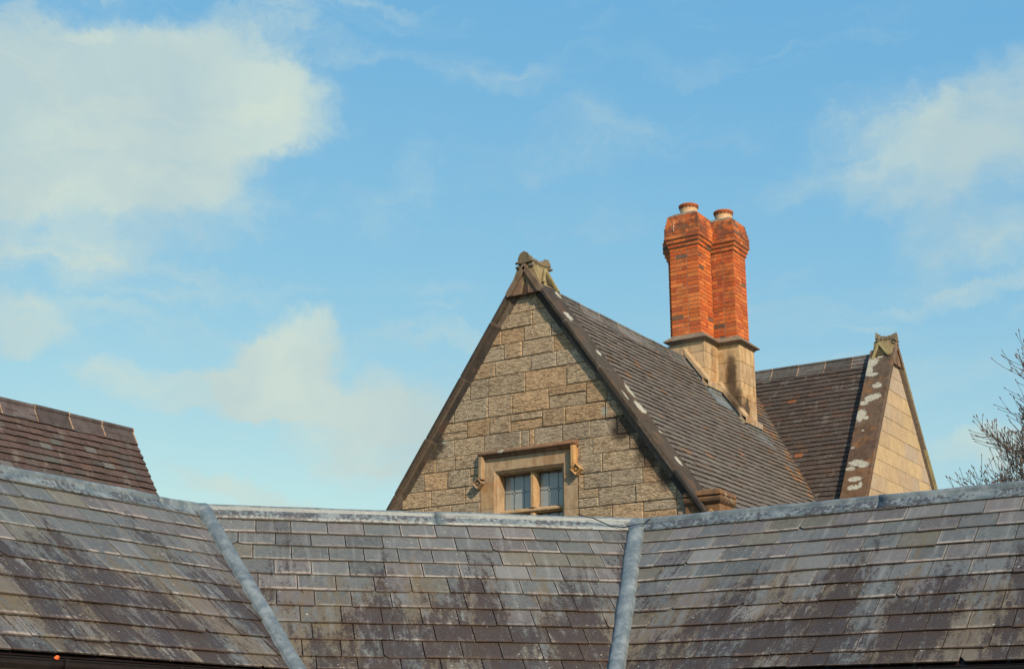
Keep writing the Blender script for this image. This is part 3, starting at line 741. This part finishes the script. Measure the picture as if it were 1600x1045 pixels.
# ---- copings
lichA = [((.36, -3.68, 8.19), (.05, .09, .10)), ((.67, -3.93, 7.75), (.075, .09, .11)), ((1.10, -3.79, 7.15), (.05, .06, .06)), ((1.53, -3.66, 6.53), (.11, .10, .16)), ((1.73, -3.78, 6.25), (.10, .10, .13)),
         ((1.63, -4.0, 6.39), (.07, .03, .10)), ((1.77, -3.71, 6.19), (.03, .05, .05)), ((2.34, -3.84, 5.40), (.07, .06, .10)), ((2.74, -3.90, 4.83), (.09, .05, .14)), ((2.0, -3.70, 5.85), (.03, .04, .05))]
M_COPE = stone_material('coping_stone', (1, 1, 1), 0.1, pale_spots=lichA, soot=.85, och=.16, bump=.8)
hx, hy = XG - XC, 21.0
def oncross(d, x):       # point on the coping of the cross gable, d metres below the ridge
    return (x - XC, YR2 - d / th + .0 - 21.0, ZR2 + .27 - d)
LB = [((2.42, 4.50, 8.70), (.11, .11, .13)), ((2.40, 4.36, 8.50), (.07, .10, .12)), ((2.57, 4.58, 8.81), (.05, .03, .04)), ((2.48, 4.30, 8.40), (.10, .04, .05)), ((2.62, 4.10, 8.14), (.08, .06, .08)), ((2.54, 3.90, 7.86), (.10, .07, .09)), ((2.64, 3.92, 7.89), (.10, .06, .07)), ((2.44, 3.83, 7.76), (.07, .05, .06)),
      ((2.42, 3.64, 7.48), (.085, .12, .16)), ((2.54, 3.59, 7.42), (.04, .04, .05)), ((2.52, 3.40, 7.15), (.025, .02, .025)), ((2.53, 2.92, 6.47), (.12, .06, .08)), ((2.66, 2.88, 6.42), (.09, .05, .07)), ((2.44, 2.84, 6.36), (.08, .04, .05)), ((2.57, 2.68, 6.14), (.11, .05, .06)), ((2.57, 2.56, 5.97), (.11, .05, .06)), ((2.68, 2.60, 6.02), (.03, .05, .07)), ((2.40, 3.15, 6.80), (.025, .03, .03))]
lichB = [(c, tuple(q * 1.12 for q in rr_)) for c, rr_ in LB]
rust_spots = [((2.55, 3.30, 7.0), (.25, .25, .30)), ((2.60, 3.05, 6.7), (.2, .2, .25)), ((2.65, 3.75, 7.6), (.12, .2, .3))]
M_COPE2 = stone_material('coping_stone_patched', (1, 1, 1), 0.1, pale_spots=lichB, soot=.45, och=.45, bump=.9)
def coping(A, down, outw, L, mat, name, stones, prof, parent=house, cols=None):
    """A start at wall plane on the tile plane, down = unit vec down the slope, outw = horizontal unit vec out of the wall"""
    mb = MB(); down = V(down).normalized(); o = V(outw); nrm = down.cross(o).normalized()
    if nrm.z < 0: nrm = -nrm
    t = 0; k = 0
    while t < L - .05:
        t1 = min(L, t + stones * random.uniform(.85, 1.15)); jj = random.uniform(-.005, .005); j2 = random.uniform(-.005, .005)
        b = random.uniform(.8, 1.25); cc = cols[k % len(cols)] if cols else random.choice([(.052, .048, .046), (.064, .054, .044), (.044, .042, .042), (.060, .056, .050)])
        rings = []
        for q in (t + .004, t + .03, (t + t1) / 2, t1 - .03, t1 - .004):
            e = .004 if q in (t + .004, t1 - .004) else 0
            rings.append([V(A) + down * q + o * (y + j2 - (e if y > .05 else 0)) + nrm * (p + jj - (e if p > .1 else 0)) for p, y in prof])
        mb.loft(rings, cc); t = t1; k += 1
    mc = MB(); pm = [(p * .96, y * .96) for p, y in prof]
    mc.loft([[V(A) + down * .01 + o * y + nrm * p for p, y in pm], [V(A) + down * (L - .01) + o * y + nrm * p for p, y in pm]], (.3, .25, .2))
    ob = mb.build(name, mat, parent, house, bevel=.006); mc.build('coping_mortar', M_MORTAR_DARK, ob, house)
    return ob
PROF = [(-.04, -.37), (-.04, .0), (-.022, .0), (-.018, .022), (.004, .026), (.030, .034), (.062, .058), (.082, .094), (.094, .096), (.098, .124), (.146, .128), (.162, .108), (.175, -.35), (.15, -.37)]
Ltop = .30
coping((XC, YG, ZH + .065) , (ch, 0, -sh), (0, -1, 0), 4.75, M_COPE, 'coping', .95, PROF)
coping((XC, YG, ZH + .065), (-ch, 0, -sh), (0, -1, 0), 5.6, M_COPE, 'coping', .95, PROF)
# kneeler under the right-hand coping
mb = MB(); kc = (.13, .085, .055)
kx0, kx1, ky0, ky1 = -8.25, -7.71, 16.93, 17.42
mb.box(kx0, kx1 - .03, ky0 + .02, ky1, 3.9, 4.72, (.19, .115, .065))
mb.loft([[(kx0, ky0 + .02, 4.72), (kx1 - .03, ky0 + .02, 4.72), (kx1 - .03, ky1, 4.72), (kx0, ky1, 4.72)], [(kx0, ky0 - .02, 4.76), (kx1, ky0 - .02, 4.76), (kx1, ky1, 4.76), (kx0, ky1, 4.76)],
         [(kx0, ky0 - .03, 4.80), (kx1 + .01, ky0 - .03, 4.80), (kx1 + .01, ky1, 4.80), (kx0, ky1, 4.80)], [(kx0, ky0 - .0, 4.825), (kx1 - .01, ky0, 4.825), (kx1 - .01, ky1, 4.825), (kx0, ky1, 4.825)],
         [(kx0, ky0 - .03, 4.845), (kx1 + .01, ky0 - .03, 4.845), (kx1 + .01, ky1, 4.845), (kx0, ky1, 4.845)], [(kx0, ky0 - .01, 4.90), (kx1 - .01, ky0 - .01, 4.90), (kx1 - .01, ky1, 4.90), (kx0, ky1, 4.90)],
         [(kx0, ky0 + .05, 4.93), (kx1 - .06, ky0 + .05, 4.93), (kx1 - .06, ky1, 4.93), (kx0, ky1, 4.93)]], kc)
# small gablet on the kneeler face
mb.loft([[(-8.0, 16.94, 4.3), (-7.72, 16.94, 4.3), (-7.72, 16.94, 4.52), (-7.86, 16.94, 4.66), (-8.0, 16.94, 4.52)], [(-8.0, 16.90, 4.3), (-7.72, 16.90, 4.3), (-7.72, 16.90, 4.52), (-7.86, 16.90, 4.66), (-8.0, 16.90, 4.52)]], (.30, .20, .11))
M_KNEE = stone_material('rusty_stone', (1, 1, 1), .1, soot=.5, och=.7, bump=.4, lich=.3)
mb.build('kneeler', M_KNEE, house, house, bevel=.008)

# ---- apex stones: small cross-gabled saddle stone
M_APEX = stone_material('apex_stone', (1, 1, 1), .1, soot=.45, och=.25, lich=.0, bump=.5)
def apex(C, o, s, name, label, sw=1.0, F=.125, Bk=-.40, ext=.10):
    """C = wall-plane point of the tile ridge; o = horizontal unit out of wall; s = sideways unit"""
    C = V(C); o = V(o); s = V(s); Z = V((0, 0, 1)); P = lambda a, b, c: C + s * a + o * b + Z * c
    mb = MB(); yl = (.25, .215, .125)
    sec = [(.27, -.14), (.275, -.03), (.105, .36), (-.105, .36), (-.275, -.03), (-.27, -.14)]
    mb.loft([[P(a, F - .035, c) for a, c in sec], [P(a, -.15, c) for a, c in sec], [P(a, Bk, c) for a, c in sec]], yl)
    for sg in (1, -1):        # raking bars of the front gablet
        bar = [(.300, -.17), (.325, -.10), (.015, .325), (-.03, .245), (.235, -.15)]
        mb.loft([[P(sg * a, F - .05, c) for a, c in bar], [P(sg * a, F + .012, c) for a, c in bar]], (.17, .13, .10))
    # sunk panel with a pointed niche: two cusped spandrels either side of it
    for sg in (1, -1):
        sp_ = [(.225, -.15), (.165, -.03), (.075, .09), (.015, .13), (.045, .04), (.06, -.04), (.055, -.15)]
        mb.loft([[P(sg * a, F - .045, c) for a, c in sp_], [P(sg * a, F - .018, c) for a, c in sp_]], (.20, .14, .105))
    mb.loft([[P(a, F - .04, c) for a, c in ((-.06, -.16), (.06, -.16), (.0, .12))], [P(a, F - .032, c) for a, c in ((-.06, -.16), (.06, -.16), (.0, .12))]], (.07, .045, .035))
    # V-shaped ribs on the two slopes with a dark niche between
    for sg in (1, -1):
        top = P(sg * .135, -.24, .30)
        for (yy, cc) in ((F - .075, -.02), (Bk + .01, -.06)):
            a = P(sg * .285, yy, cc); q = V((0, 0, 1)) * .0; w_ = o * .028
            mb.loft([[top - w_, top + w_, a + w_, a - w_], [top - w_ + s * sg * .03 + Z * .02, top + w_ + s * sg * .03 + Z * .02, a + w_ + s * sg * .03 + Z * .02, a - w_ + s * sg * .03 + Z * .02]], (.26, .24, .13))
        n0 = [P(sg * .262, -.12, .0), P(sg * .262, -.30, .0), P(sg * .17, -.22, .20)]
        mb.loft([n0, [p_ + s * sg * .016 + Z * .012 for p_ in n0]], (.06, .05, .03))
    N = 12; rings = []
    for i in range(N + 1):
        t = i / N; y = F + .005 + (Bk - ext - F) * t; e = abs(2 * t - 1); up_ = (.055 + (.05 if t > .5 else 0)) * e ** 2.4; wv = .016 * math.sin(i * 2.6)
        wd = .122 + wv * .6; z0 = .300 + up_ * .6; z1 = .455 + up_ + .010 * math.sin(i * 3.9)
        wd *= 1.0 if 1 < i < N - 1 else .92; pr = [(-wd * .80, z0), (-wd * 1.02, z0 + .028), (-wd * .86, z0 + .05), (-wd * .98, z0 + .075), (-wd * .62, z1 - .02), (-wd * .25, z1 + .0), (0, z1 + .014), (wd * .25, z1 + .0), (wd * .62, z1 - .02), (wd * .98, z0 + .075), (wd * .86, z0 + .05), (wd * 1.02, z0 + .028), (wd * .80, z0)]
        rings.append([P(a * sw, y, c) for a, c in pr])
    mb.loft(rings, (.15, .135, .095))
    for sg in (1, -1):       # knobs at the sides of the crown
        for (yy, zz, r) in ((F - .03, .285, .030), (F - .02, .355, .026), (Bk - ext + .05, .36, .026)):
            mb.tube([P(sg * .09, yy, zz), P(sg * .135, yy, zz), P(sg * .162, yy, zz - .005)], [r, r * .95, r * .5], 8, (.15, .14, .12))
    ob = mb.build('apex_stone', M_APEX, house, house, bevel=.008); tag(ob, label); return ob
apex((XC + .01, YG, ZH - .02), (0, -1, 0), (1, 0, 0), 'apex_stone', 'carved gabled finial stone on the front gable')

# ---- cross gable (faces right) with lighter ashlar
M_PALE = stone_material('pale_ashlar', (1, 1, 1), .45, soot=.12, bump=.9, streak=.15)
def pale_col(x, z):
    c = random.choice([(.40, .31, .205), (.37, .295, .21), (.43, .335, .21), (.36, .30, .235)]); b = random.uniform(.95, 1.06); return (c[0] * b, c[1] * b, c[2] * b, 1)
zc = [3.3 + .30 * k for k in range(20)]
random.seed(4); bl = make_courses(zc, YR2 - 4.4, YR2 + 4.4, .45, .95, 9, 0.0); bl = [(a, b, c, d, .35) for a, b, c, d, p in bl]
az = ZR2 + .12; region = [(YR2, az), (YR2 + (az - 3.3) / th, 3.3), (YR2 - (az - 3.3) / th, 3.3)]
mb = MB(); block_wall(mb, (XG, 0, 0), yu, bl, region, [], (1, 0, 0), prot=.014, colf=pale_col, jw=.005)
cg = mb.build('gable_wall', M_PALE, house, house); tag(cg, 'pale sunlit ashlar side gable on the right')
mb = MB(); w0 = (az - 3.3) / th
mb.loft([[(XG - .003, YR2 - w0, 3.3), (XG - .003, YR2 + w0, 3.3), (XG - .003, YR2, az - .05)], [(XG - .35, YR2 - w0, 3.3), (XG - .35, YR2 + w0, 3.3), (XG - .35, YR2, az - .05)]])
mb.box(XG - .35, XG - .003, YR2 - w0, YR2 + w0, 0, 3.297); mb.box(XC + hw + .003, XG - .352, YR2 - w0, YR2 - w0 + .3, 0, 3.3); mb.box(XC - hw, XG - .353, YR2 + w0 - .3, YR2 + w0, 0, 3.3)
mb.build('wall_core', M_MORTAR, cg, house)
PROF2 = [(-.04, -.42), (-.04, .0), (.01, .0), (.05, .05), (.09, .08), (.155, .085), (.175, .07), (.180, -.40), (.15, -.42)]
cps = [(.095, .078, .064), (.105, .078, .060), (.095, .068, .055), (.125, .080, .052), (.095, .076, .062)]
coping((XG, YR2, ZR2 + .05), (0, -ch, -sh), (1, 0, 0), 6.6, M_COPE2, 'coping', 1.15, PROF2, cols=cps)
coping((XG, YR2, ZR2 + .05), (0, ch, -sh), (1, 0, 0), 6.6, M_COPE2, 'coping', 1.15, PROF2, cols=[(.22, .20, .11), (.20, .17, .10)])
apex((XG, YR2, ZR2 - .04), (1, 0, 0), (0, 1, 0), 'apex_stone', 'carved finial stone on the right-hand gable', sw=.9, F=.075, Bk=-.34, ext=-.02)

# ================================================================== chimney stack on the main ridge
M_BASE = stone_material('stack_stone', (1.15, 1.12, 1.1), .05, soot=.45, och=.55, bump=.25, dark_spots=[((.62, 1.97, 8.0), (.10, .2, .55)), ((.70, 1.97, 7.62), (.12, .2, .28)), ((.80, 2.2, 7.55), (.1, .1, .2)), ((.40, 1.7, 8.5), (.03, .08, .3))])
mb = MB(); bc = [(.40, .31, .20), (.37, .29, .19), (.43, .33, .20)]
plan_y0 = 22.40
def stack_block(x0, x1, y0, y1, zs, seed):
    random.seed(seed)
    for i in range(len(zs) - 1): mb.box(x0, x1, y0, y1, zs[i] + .002, zs[i + 1] - .002, random.choice(bc))
stack_block(-11.10, -10.40, 22.40, 23.60, [6.6, 7.5, 7.95, 8.22, 8.52, 8.76], 3)
stack_block(-11.62, -9.965, 22.97, 23.64, [6.4, 7.35, 7.72, 8.02, 8.40, 8.76], 5)
stack_block(-11.10, -10.40, 23.642, 24.25, [6.6, 7.4, 8.1, 8.76], 6)
stack = mb.build('chimney_stack', M_BASE, house, house, bevel=.006); tag(stack, 'square dressed stone base carrying red brick chimney shafts')
# cornice: weathered slab over the whole plan, butted
M_CORN = stone_material('cornice_stone', (1, 1, 1), .05, soot=.5, och=.2, bump=.4)
mb = MB()
def cornice(x0, x1, y0, y1):
    rg = lambda e, z: [(x0 - e, y0 - e, z), (x1 + e, y0 - e, z), (x1 + e, y1 + e, z), (x0 - e, y1 + e, z)]
    mb.loft([rg(.0, 8.715), rg(.02, 8.725), rg(.035, 8.75), rg(.085, 8.765), rg(.09, 8.785), rg(-.05, 8.905), rg(-.15, 8.905)], (.20, .17, .14))
cornice(-11.10, -10.40, 22.40, 23.55); cornice(-11.62, -9.965, 22.972, 23.64)
mb.build('cornice', M_CORN, stack, house, bevel=.005)
# brick shafts
BR = [(.56, .135, .035), (.62, .165, .045), (.50, .11, .032), (.64, .20, .06), (.46, .11, .04), (.50, .14, .05), (.58, .15, .04), (.60, .18, .055)]
def brick_col():
    if random.random() < .03: c = (.16, .095, .065)
    else: c = random.choice(BR); c = (c[0] * .92, c[1] * .94, c[2] * .95)
    b = random.uniform(.8, 1.12); return (c[0] * b, c[1] * b, c[2] * b, 1)
CO = .0783
def shaft(x0, x1, y0, y1, z0, name, label, seed):
    random.seed(seed); mb = MB(); mm = MB()
    prof = [0] * 22 + [.024, .048, .072] + [.072] * 2 + [.056, .040, .024] 
    n = len(prof)
    for k, e in enumerate(prof):
        za, zb = z0 + k * CO, z0 + (k + 1) * CO
        a0, a1, b0, b1 = x0 - e, x1 + e, y0 - e, y1 + e; g_ = .0068
        mm.box(a0 + .008, a1 - .008, b0 + .008, b1 - .008, za, zb - .0008, (.30, .235, .16))
        def run(p0, p1, fixed, axis, sgn):
            L = p1 - p0; pat = [.225, .1125, .225] if k % 2 == 0 else [.1125, .225, .225]; s_ = sum(pat); pos = p0
            for w_ in pat:
                ww = w_ / s_ * L; q0, q1 = pos + g_, pos + ww - g_; pos += ww
                if axis == 'x': q0 = q0 if pos - ww > p0 + 1e-4 else p0; q1 = q1 if pos < p1 - 1e-4 else p1
                f0, f1 = (fixed, fixed + .02) if sgn < 0 else (fixed - .02, fixed); j = random.uniform(-.0025, .0015)
                if axis == 'x': mb.box(q0, q1, f0 + j * 1, f1, za + g_, zb - g_ + .0015, brick_col())
                else: mb.box(f0, f1 - j, q0, q1, za + g_, zb - g_ + .0015, brick_col())
        run(a0, a1, b0, 'x', -1); run(a0, a1, b1, 'x', 1); run(b0 + .021, b1 - .021, a0, 'y', -1); run(b0 + .021, b1 - .021, a1, 'y', 1)
    ob = mb.build(name, M_BRICK, stack, house); tag(ob, label)
    mm.build('brick_mortar', M_MORTAR2, ob, house) if False else mm.build('mortar_joints', M_MORT_C, stack, house)
    zt = z0 + n * CO; e = prof[-1]; f = MB(); rr = lambda q, z: [(x0 - e + q, y0 - e + q, z), (x1 + e - q, y0 - e + q, z), (x1 + e - q, y1 + e - q, z), (x0 - e + q, y1 + e - q, z)]
    f.loft([rr(.004, zt - .01), rr(.012, zt + .012), rr(.10, zt + .075), rr(.17, zt + .10)]); f.build('flaunching', M_FLAUNCH, stack, house, bevel=.01)
    return zt
M_MORT_C = plain('chimney_mortar', (.44, .35, .24), .95, .3, 20)
zA = shaft(-11.055, -10.480, 22.45, 23.02, 8.895, 'brick_shaft', 'front orange-red brick chimney shaft with stepped cap', 31)
zB = shaft(-10.600, -10.035, 23.035, 23.60, 8.86, 'brick_shaft', 'right brick chimney shaft, darker with soot on its front', 32)
zC = shaft(-11.385, -10.800, 23.035, 23.60, 8.86, 'brick_shaft', 'rear left brick chimney shaft, mostly hidden', 33)
def pot(x, y, z, label):
    mb = MB(); prof = [(.170, 0), (.165, .06), (.160, .10), (.165, .135), (.178, .148), (.185, .158), (.180, .162)]
    mb.loft([[(x + r * math.cos(a), y + r * math.sin(a), z + h) for a in [2 * math.pi * k / 32 for k in range(32)]] for r, h in [(.165, 0), (.162, .09), (.168, .112), (.14, .112), (.14, 0)]], caps=False)
    ob = mb.build('chimney_pot', M_POT, stack, house, smooth=False); tag(ob, label)
    mb = MB(); N = 40
    mb.loft([[(x + r * math.cos(a), y + r * math.sin(a), z + h) for a in [2 * math.pi * k / N for k in range(N)]] for r, h in [(.168, .113), (.182, .150), (.192, .165), (.192, .180), (.176, .195), (.13, .195), (.13, .113)]], (.42, .13, .05), caps=False)
    for k in range(16):
        a = 2 * math.pi * (k + .5) / 16; c = V((x + .172 * math.cos(a), y + .172 * math.sin(a), z + .135)); o = V((math.cos(a), math.sin(a), .0)); t_ = V((-math.sin(a), math.cos(a), 0))
        mb.loft([[c - o * .01 - t_ * .014 - V((0, 0, .012)), c - o * .01 + t_ * .014 - V((0, 0, .012)), c - o * .01 + V((0, 0, .014))], [c + o * .009 - t_ * .014 - V((0, 0, .012)), c + o * .009 + t_ * .014 - V((0, 0, .012)), c + o * .009 + V((0, 0, .014))]], (.03, .01, .005))
    mb.build('pot_rim', M_POTRIM, stack, house)
pot(-10.768, 22.735, zA + .085, 'buff chimney pot with red pierced rim on the front shaft'); pot(-10.318, 23.318, zB + .085, 'buff chimney pot with red pierced rim on the right shaft'); pot(-11.09, 23.318, zC + .03, 'hidden chimney pot at the back')
# lime streak on the front cap
mb = MB(); zt = zA; pts = [(-10.93, 22.444, zt + .0), (-10.94, 22.43, zt - .08), (-10.925, 22.41, zt - .16), (-10.935, 22.39, zt - .24), (-10.915, 22.36, zt - .33)]
mb.tube(pts, [.010, .008, .013, .009, .004], 6); mb.build('lime_streak', plain('lime', (.50, .38, .32), .9, .2, 20), stack, house)

# stepped stone skirting (weathering) that follows the slope, then lead flashing
mb = MB(); sk = (.34, .27, .18)
def raking(x0, z0, x1, z1, y0, y1, t, cc=sk):
    mb.loft([[(x0, y0, z0 - t), (x0, y0, z0), (x0, y1, z0 + .05), (x0, y1, z0 - t)], [(x1, y0, z1 - t), (x1, y0, z1), (x1, y1, z1 + .05), (x1, y1, z1 - t)]], cc)
raking(-10.765, 8.585, -10.30, 8.585 - .465 * th * .98, 22.29, 22.42, .11)
raking(-10.775, 8.585, -11.24, 8.585 - .465 * th * .98, 22.29, 22.42, .11)
def level(xo, xi, y0, y1, z, t, cc=sk):
    mb.loft([[(xo, y0, z - t), (xo, y0, z - .02), (xi, y0, z + .07), (xi, y0, z - t)], [(xo, y1, z - t), (xo, y1, z - .02), (xi, y1, z + .07), (xi, y1, z - t)]], cc)
zA_ = 8.585 - .465 * th * .98
level(-10.29, -10.42, 22.29, 22.89, zA_ - .0, .12, (.36, .29, .20))
raking(-10.36, zA_ + .085, -9.855, zA_ + .085 - .505 * th * .99, 22.86, 22.99, .11)
zB_ = zA_ + .085 - .505 * th * .99
level(-9.845, -9.98, 22.86, 23.60, zB_ + .0, .12, (.30, .26, .20))
mb.build('stone_skirting', M_BASE, stack, house, bevel=.006)
mb = MB()
def rz(x): return ZH - (x - XC) * th          # main roof plane
def sheet(pts, t=.006):
    pts = [V(p) for p in pts]; n = (pts[1] - pts[0]).cross(pts[2] - pts[0]).normalized() * t; mb.loft([pts, [p + n for p in pts]], (1, 1, 1, .1))
yf = 22.34
sheet([(-10.76, yf, 8.47), (-10.31, yf, zA_ - .11), (-10.31, yf, rz(-10.31) - .02), (-10.76, yf, rz(-10.76) - .02)])
sheet([(-10.31, yf + .002, zA_ - .125), (-10.31, 22.90, zA_ - .125), (-10.31, 22.90, rz(-10.31) - .03), (-10.31, yf + .002, rz(-10.31) - .03)])
sheet([(-10.31, 22.91, zA_ - .04), (-9.87, 22.91, zB_ - .11), (-9.87, 22.91, rz(-9.87) - .02), (-10.31, 22.91, rz(-10.31) - .02)])
sheet([(-9.87, 22.912, zB_ - .125), (-9.87, 23.62, zB_ - .125), (-9.87, 23.62, rz(-9.87) - .04), (-9.87, 22.912, rz(-9.87) - .04)])
sheet([(-10.28, 23.0, zA_), (-10.28, 22.9, zA_), (-10.28, 22.9, zA_ - .1), (-10.28, 23.0, zA_ - .1)]) if False else None
nr = V((sh, 0, ch)) * .055
for (xa, xb, ya, yb_) in ((-10.74, -10.20, 22.225, 22.345), (-10.30, -9.78, 22.80, 22.915)):
    a = [V((xa, ya + .05, rz(xa))), V((xb, ya, rz(xb))), V((xb, yb_, rz(xb))), V((xa, yb_, rz(xa)))]; mb.loft([[p + nr for p in a], [p + nr * .7 for p in a]], (1, 1, 1, .0))
for (x0, x1, y0, y1) in ((-10.31, -10.13, 22.20, 22.91), (-9.87, -9.66, 22.78, 23.72)):
    a = [V((x0, y0 + .13, rz(x0))), V((x1, y0, rz(x1))), V((x1 + .03, y1 - .1, rz(x1 + .03))), V((x0, y1, rz(x0)))]; mb.loft([[p + nr for p in a], [p + nr * .75 for p in a]], (1, 1, 1, .0))
mb.build('lead_flashing', M_LEAD, stack, house)

# ================================================================== tiled house on the left
lh = empty('tiled_outbuilding', (-13.32, 8.0, 0))
tag(lh, 'building at the left edge with a steep dark brown tiled roof behind the lead ridge', 'building')
PL = R_(57); cl, sl = math.cos(PL), math.sin(PL); zl = 5.33; SLn = (zl - 2.6) / sl; GL = .102
rowsL = [.0, .07] + [.07 + GL * k for k in range(1, 60) if .07 + GL * k < SLn]
def clay_left(uu, vv, j):
    r = random.random(); b = random.uniform(.75, 1.2)
    if r < .60: c = (.085, .055, .054)
    elif r < .84: c = (.080, .068, .068)
    elif r < .95: c = (.115, .118, .120)
    elif r < .992: c = (.10, .062, .052)
    else: c = (.36, .11, .045)
    b *= .74
    return (c[0] * b, c[1] * b, c[2] * b, 1)
Ol = V((-13.32, 11.77, zl)); mb = MB(); reg = [(-9, 0), (0, 0), (0, SLn), (-9, SLn)]
tile_slope(mb, Ol, yu, V((cl, 0, -sl)), reg, (-9, .2), rowsL, .165, .023, clay_left, lap=.02, jit=.006, wj=.05, tilt=1.0)
rl = mb.build('tile_roof', M_CLAY, lh, lh)
mb = MB(); tile_slope(mb, Ol, yu, V((-cl, 0, -sl)), reg, (-9, .2), rowsL, .165, .023, clay_left, lap=.02, tilt=1.0); mb.build('tile_roof', M_CLAY, lh, lh)
random.seed(3)
ridge_tiles((-13.32, 11.77 - 8.0, zl), yu, xu, 8.0, .5, PL, rl, lh, wing=.19, col=(.075, .066, .072))
mb = MB(); hwl = (zl - 2.6) / math.tan(PL)
mb.loft([[(-13.32 - hwl + .1, 11.70, 2.6), (-13.32 + hwl - .1, 11.70, 2.6), (-13.32, 11.70, zl - .08)], [(-13.32 - hwl + .1, 2.9, 2.6), (-13.32 + hwl - .1, 2.9, 2.6), (-13.32, 2.9, zl - .08)]])
mb.box(-13.32 - hwl + .15, -13.32 + hwl - .15, 2.95, 11.65, 0, 2.597)
mb.build('wall', M_RENDER, lh, lh)

# ================================================================== bare tree at the right edge
random.seed(12)
TX, TY = -3.0, 17.3
tree = empty('bare_tree', (TX, TY, 0)); tag(tree, 'leafless budding tree rising behind the slate ridge at the right edge', 'tree')
wood = MB(); twig = MB(); buds = MB()
def bud(p, d, s):
    d = d.normalized(); a = d.cross(V((0, 0, 1)) if abs(d.z) < .9 else V((1, 0, 0))).normalized(); b = a.cross(d)
    ring = lambda r, t: [p + d * t + a * r * math.cos(k * math.pi * 2 / 5) + b * r * math.sin(k * math.pi * 2 / 5) for k in range(5)]
    buds.loft([ring(s * .10, 0), ring(s * .19, s * .35), ring(s * .14, s * .7), ring(s * .02, s * 1.05)])
def grow(p, d, L, r, depth, mbx):
    pts = [p]; n = 5; rr = [r]; q = V(p); dd = V(d).normalized()
    for i in range(n):
        dd = (dd + V((random.uniform(-1, 1), random.uniform(-1, 1), random.uniform(-.7, 1))) * .13 + V((0, 0, .05))).normalized()
        q = q + dd * L / n; pts.append(q.copy()); rr.append(max(.0028, r * (1 - .62 * (i + 1) / n)))
    (wood if depth >= 3 else twig).tube(pts, rr, 6 if depth >= 2 else 4)
    if depth == 0:
        bud(q, dd, random.uniform(.030, .048)); return
    k = 0
    for i in range(1, n + 1):
        m_ = 2 if (depth <= 2) else (1 if i < n else 2)
        for _ in range(m_):
            if depth <= 1 and random.random() < .27: continue
            sd = V((random.uniform(-1, 1), random.uniform(-1, 1), random.uniform(-.45, .75))); sd = (sd - dd * sd.dot(dd)).normalized()
            nd = (dd * .8 + sd * random.uniform(.55, .95) + V((0, 0, .18))).normalized()
            grow(pts[i], nd, L * random.uniform(.48, .68), rr[i] * .62, depth - 1, mbx)
    if depth <= 2: bud(q, dd, .05)
trunk_top = V((TX + .05, TY, 2.3))
wood.tube([(TX, TY, -.05), (TX + .03, TY, .6), (TX - .02, TY + .02, 1.4), trunk_top], [.17, .135, .12, .10], 12)
LIMBS = [((-1, .3, .45), 1.1, 3.2), ((-.9, -.3, .7), 1.2, 3.7), ((-1, -.1, .9), 1.15, 3.5), ((-1, .1, .15), 1.15, 2.8), ((-.9, .3, 1.1), 1.15, 4.2), ((-.7, -.2, 1.4), 1.2, 4.3), ((-1, -.05, .34), 1.05, 2.6), ((-1, .2, .75), 1.15, 2.9), ((-.8, -.3, 1.2), 1.3, 3.2), ((-.35, .2, 1.6), 1.5, 3.4), ((.3, -.3, 1.5), 1.5, 3.3), ((.9, .2, .9), 1.3, 3.0), ((.8, -.2, .5), 1.2, 2.7), ((0, .9, .9), 1.2, 2.9), ((.1, -.9, .9), 1.1, 2.8)]
wood.tube([trunk_top, (TX + .03, TY, 3.2), (TX, TY + .03, 4.35)], [.10, .08, .05], 10)
for (d, L, z0) in LIMBS: grow(V((TX + .02, TY, z0)), V(d), L, .042, 3, wood)
wood.build('trunk', M_BARK, tree, tree, smooth=True); tw = twig.build('crown', M_BARK, tree, tree); buds.build('buds', M_BUD, tw, tree)
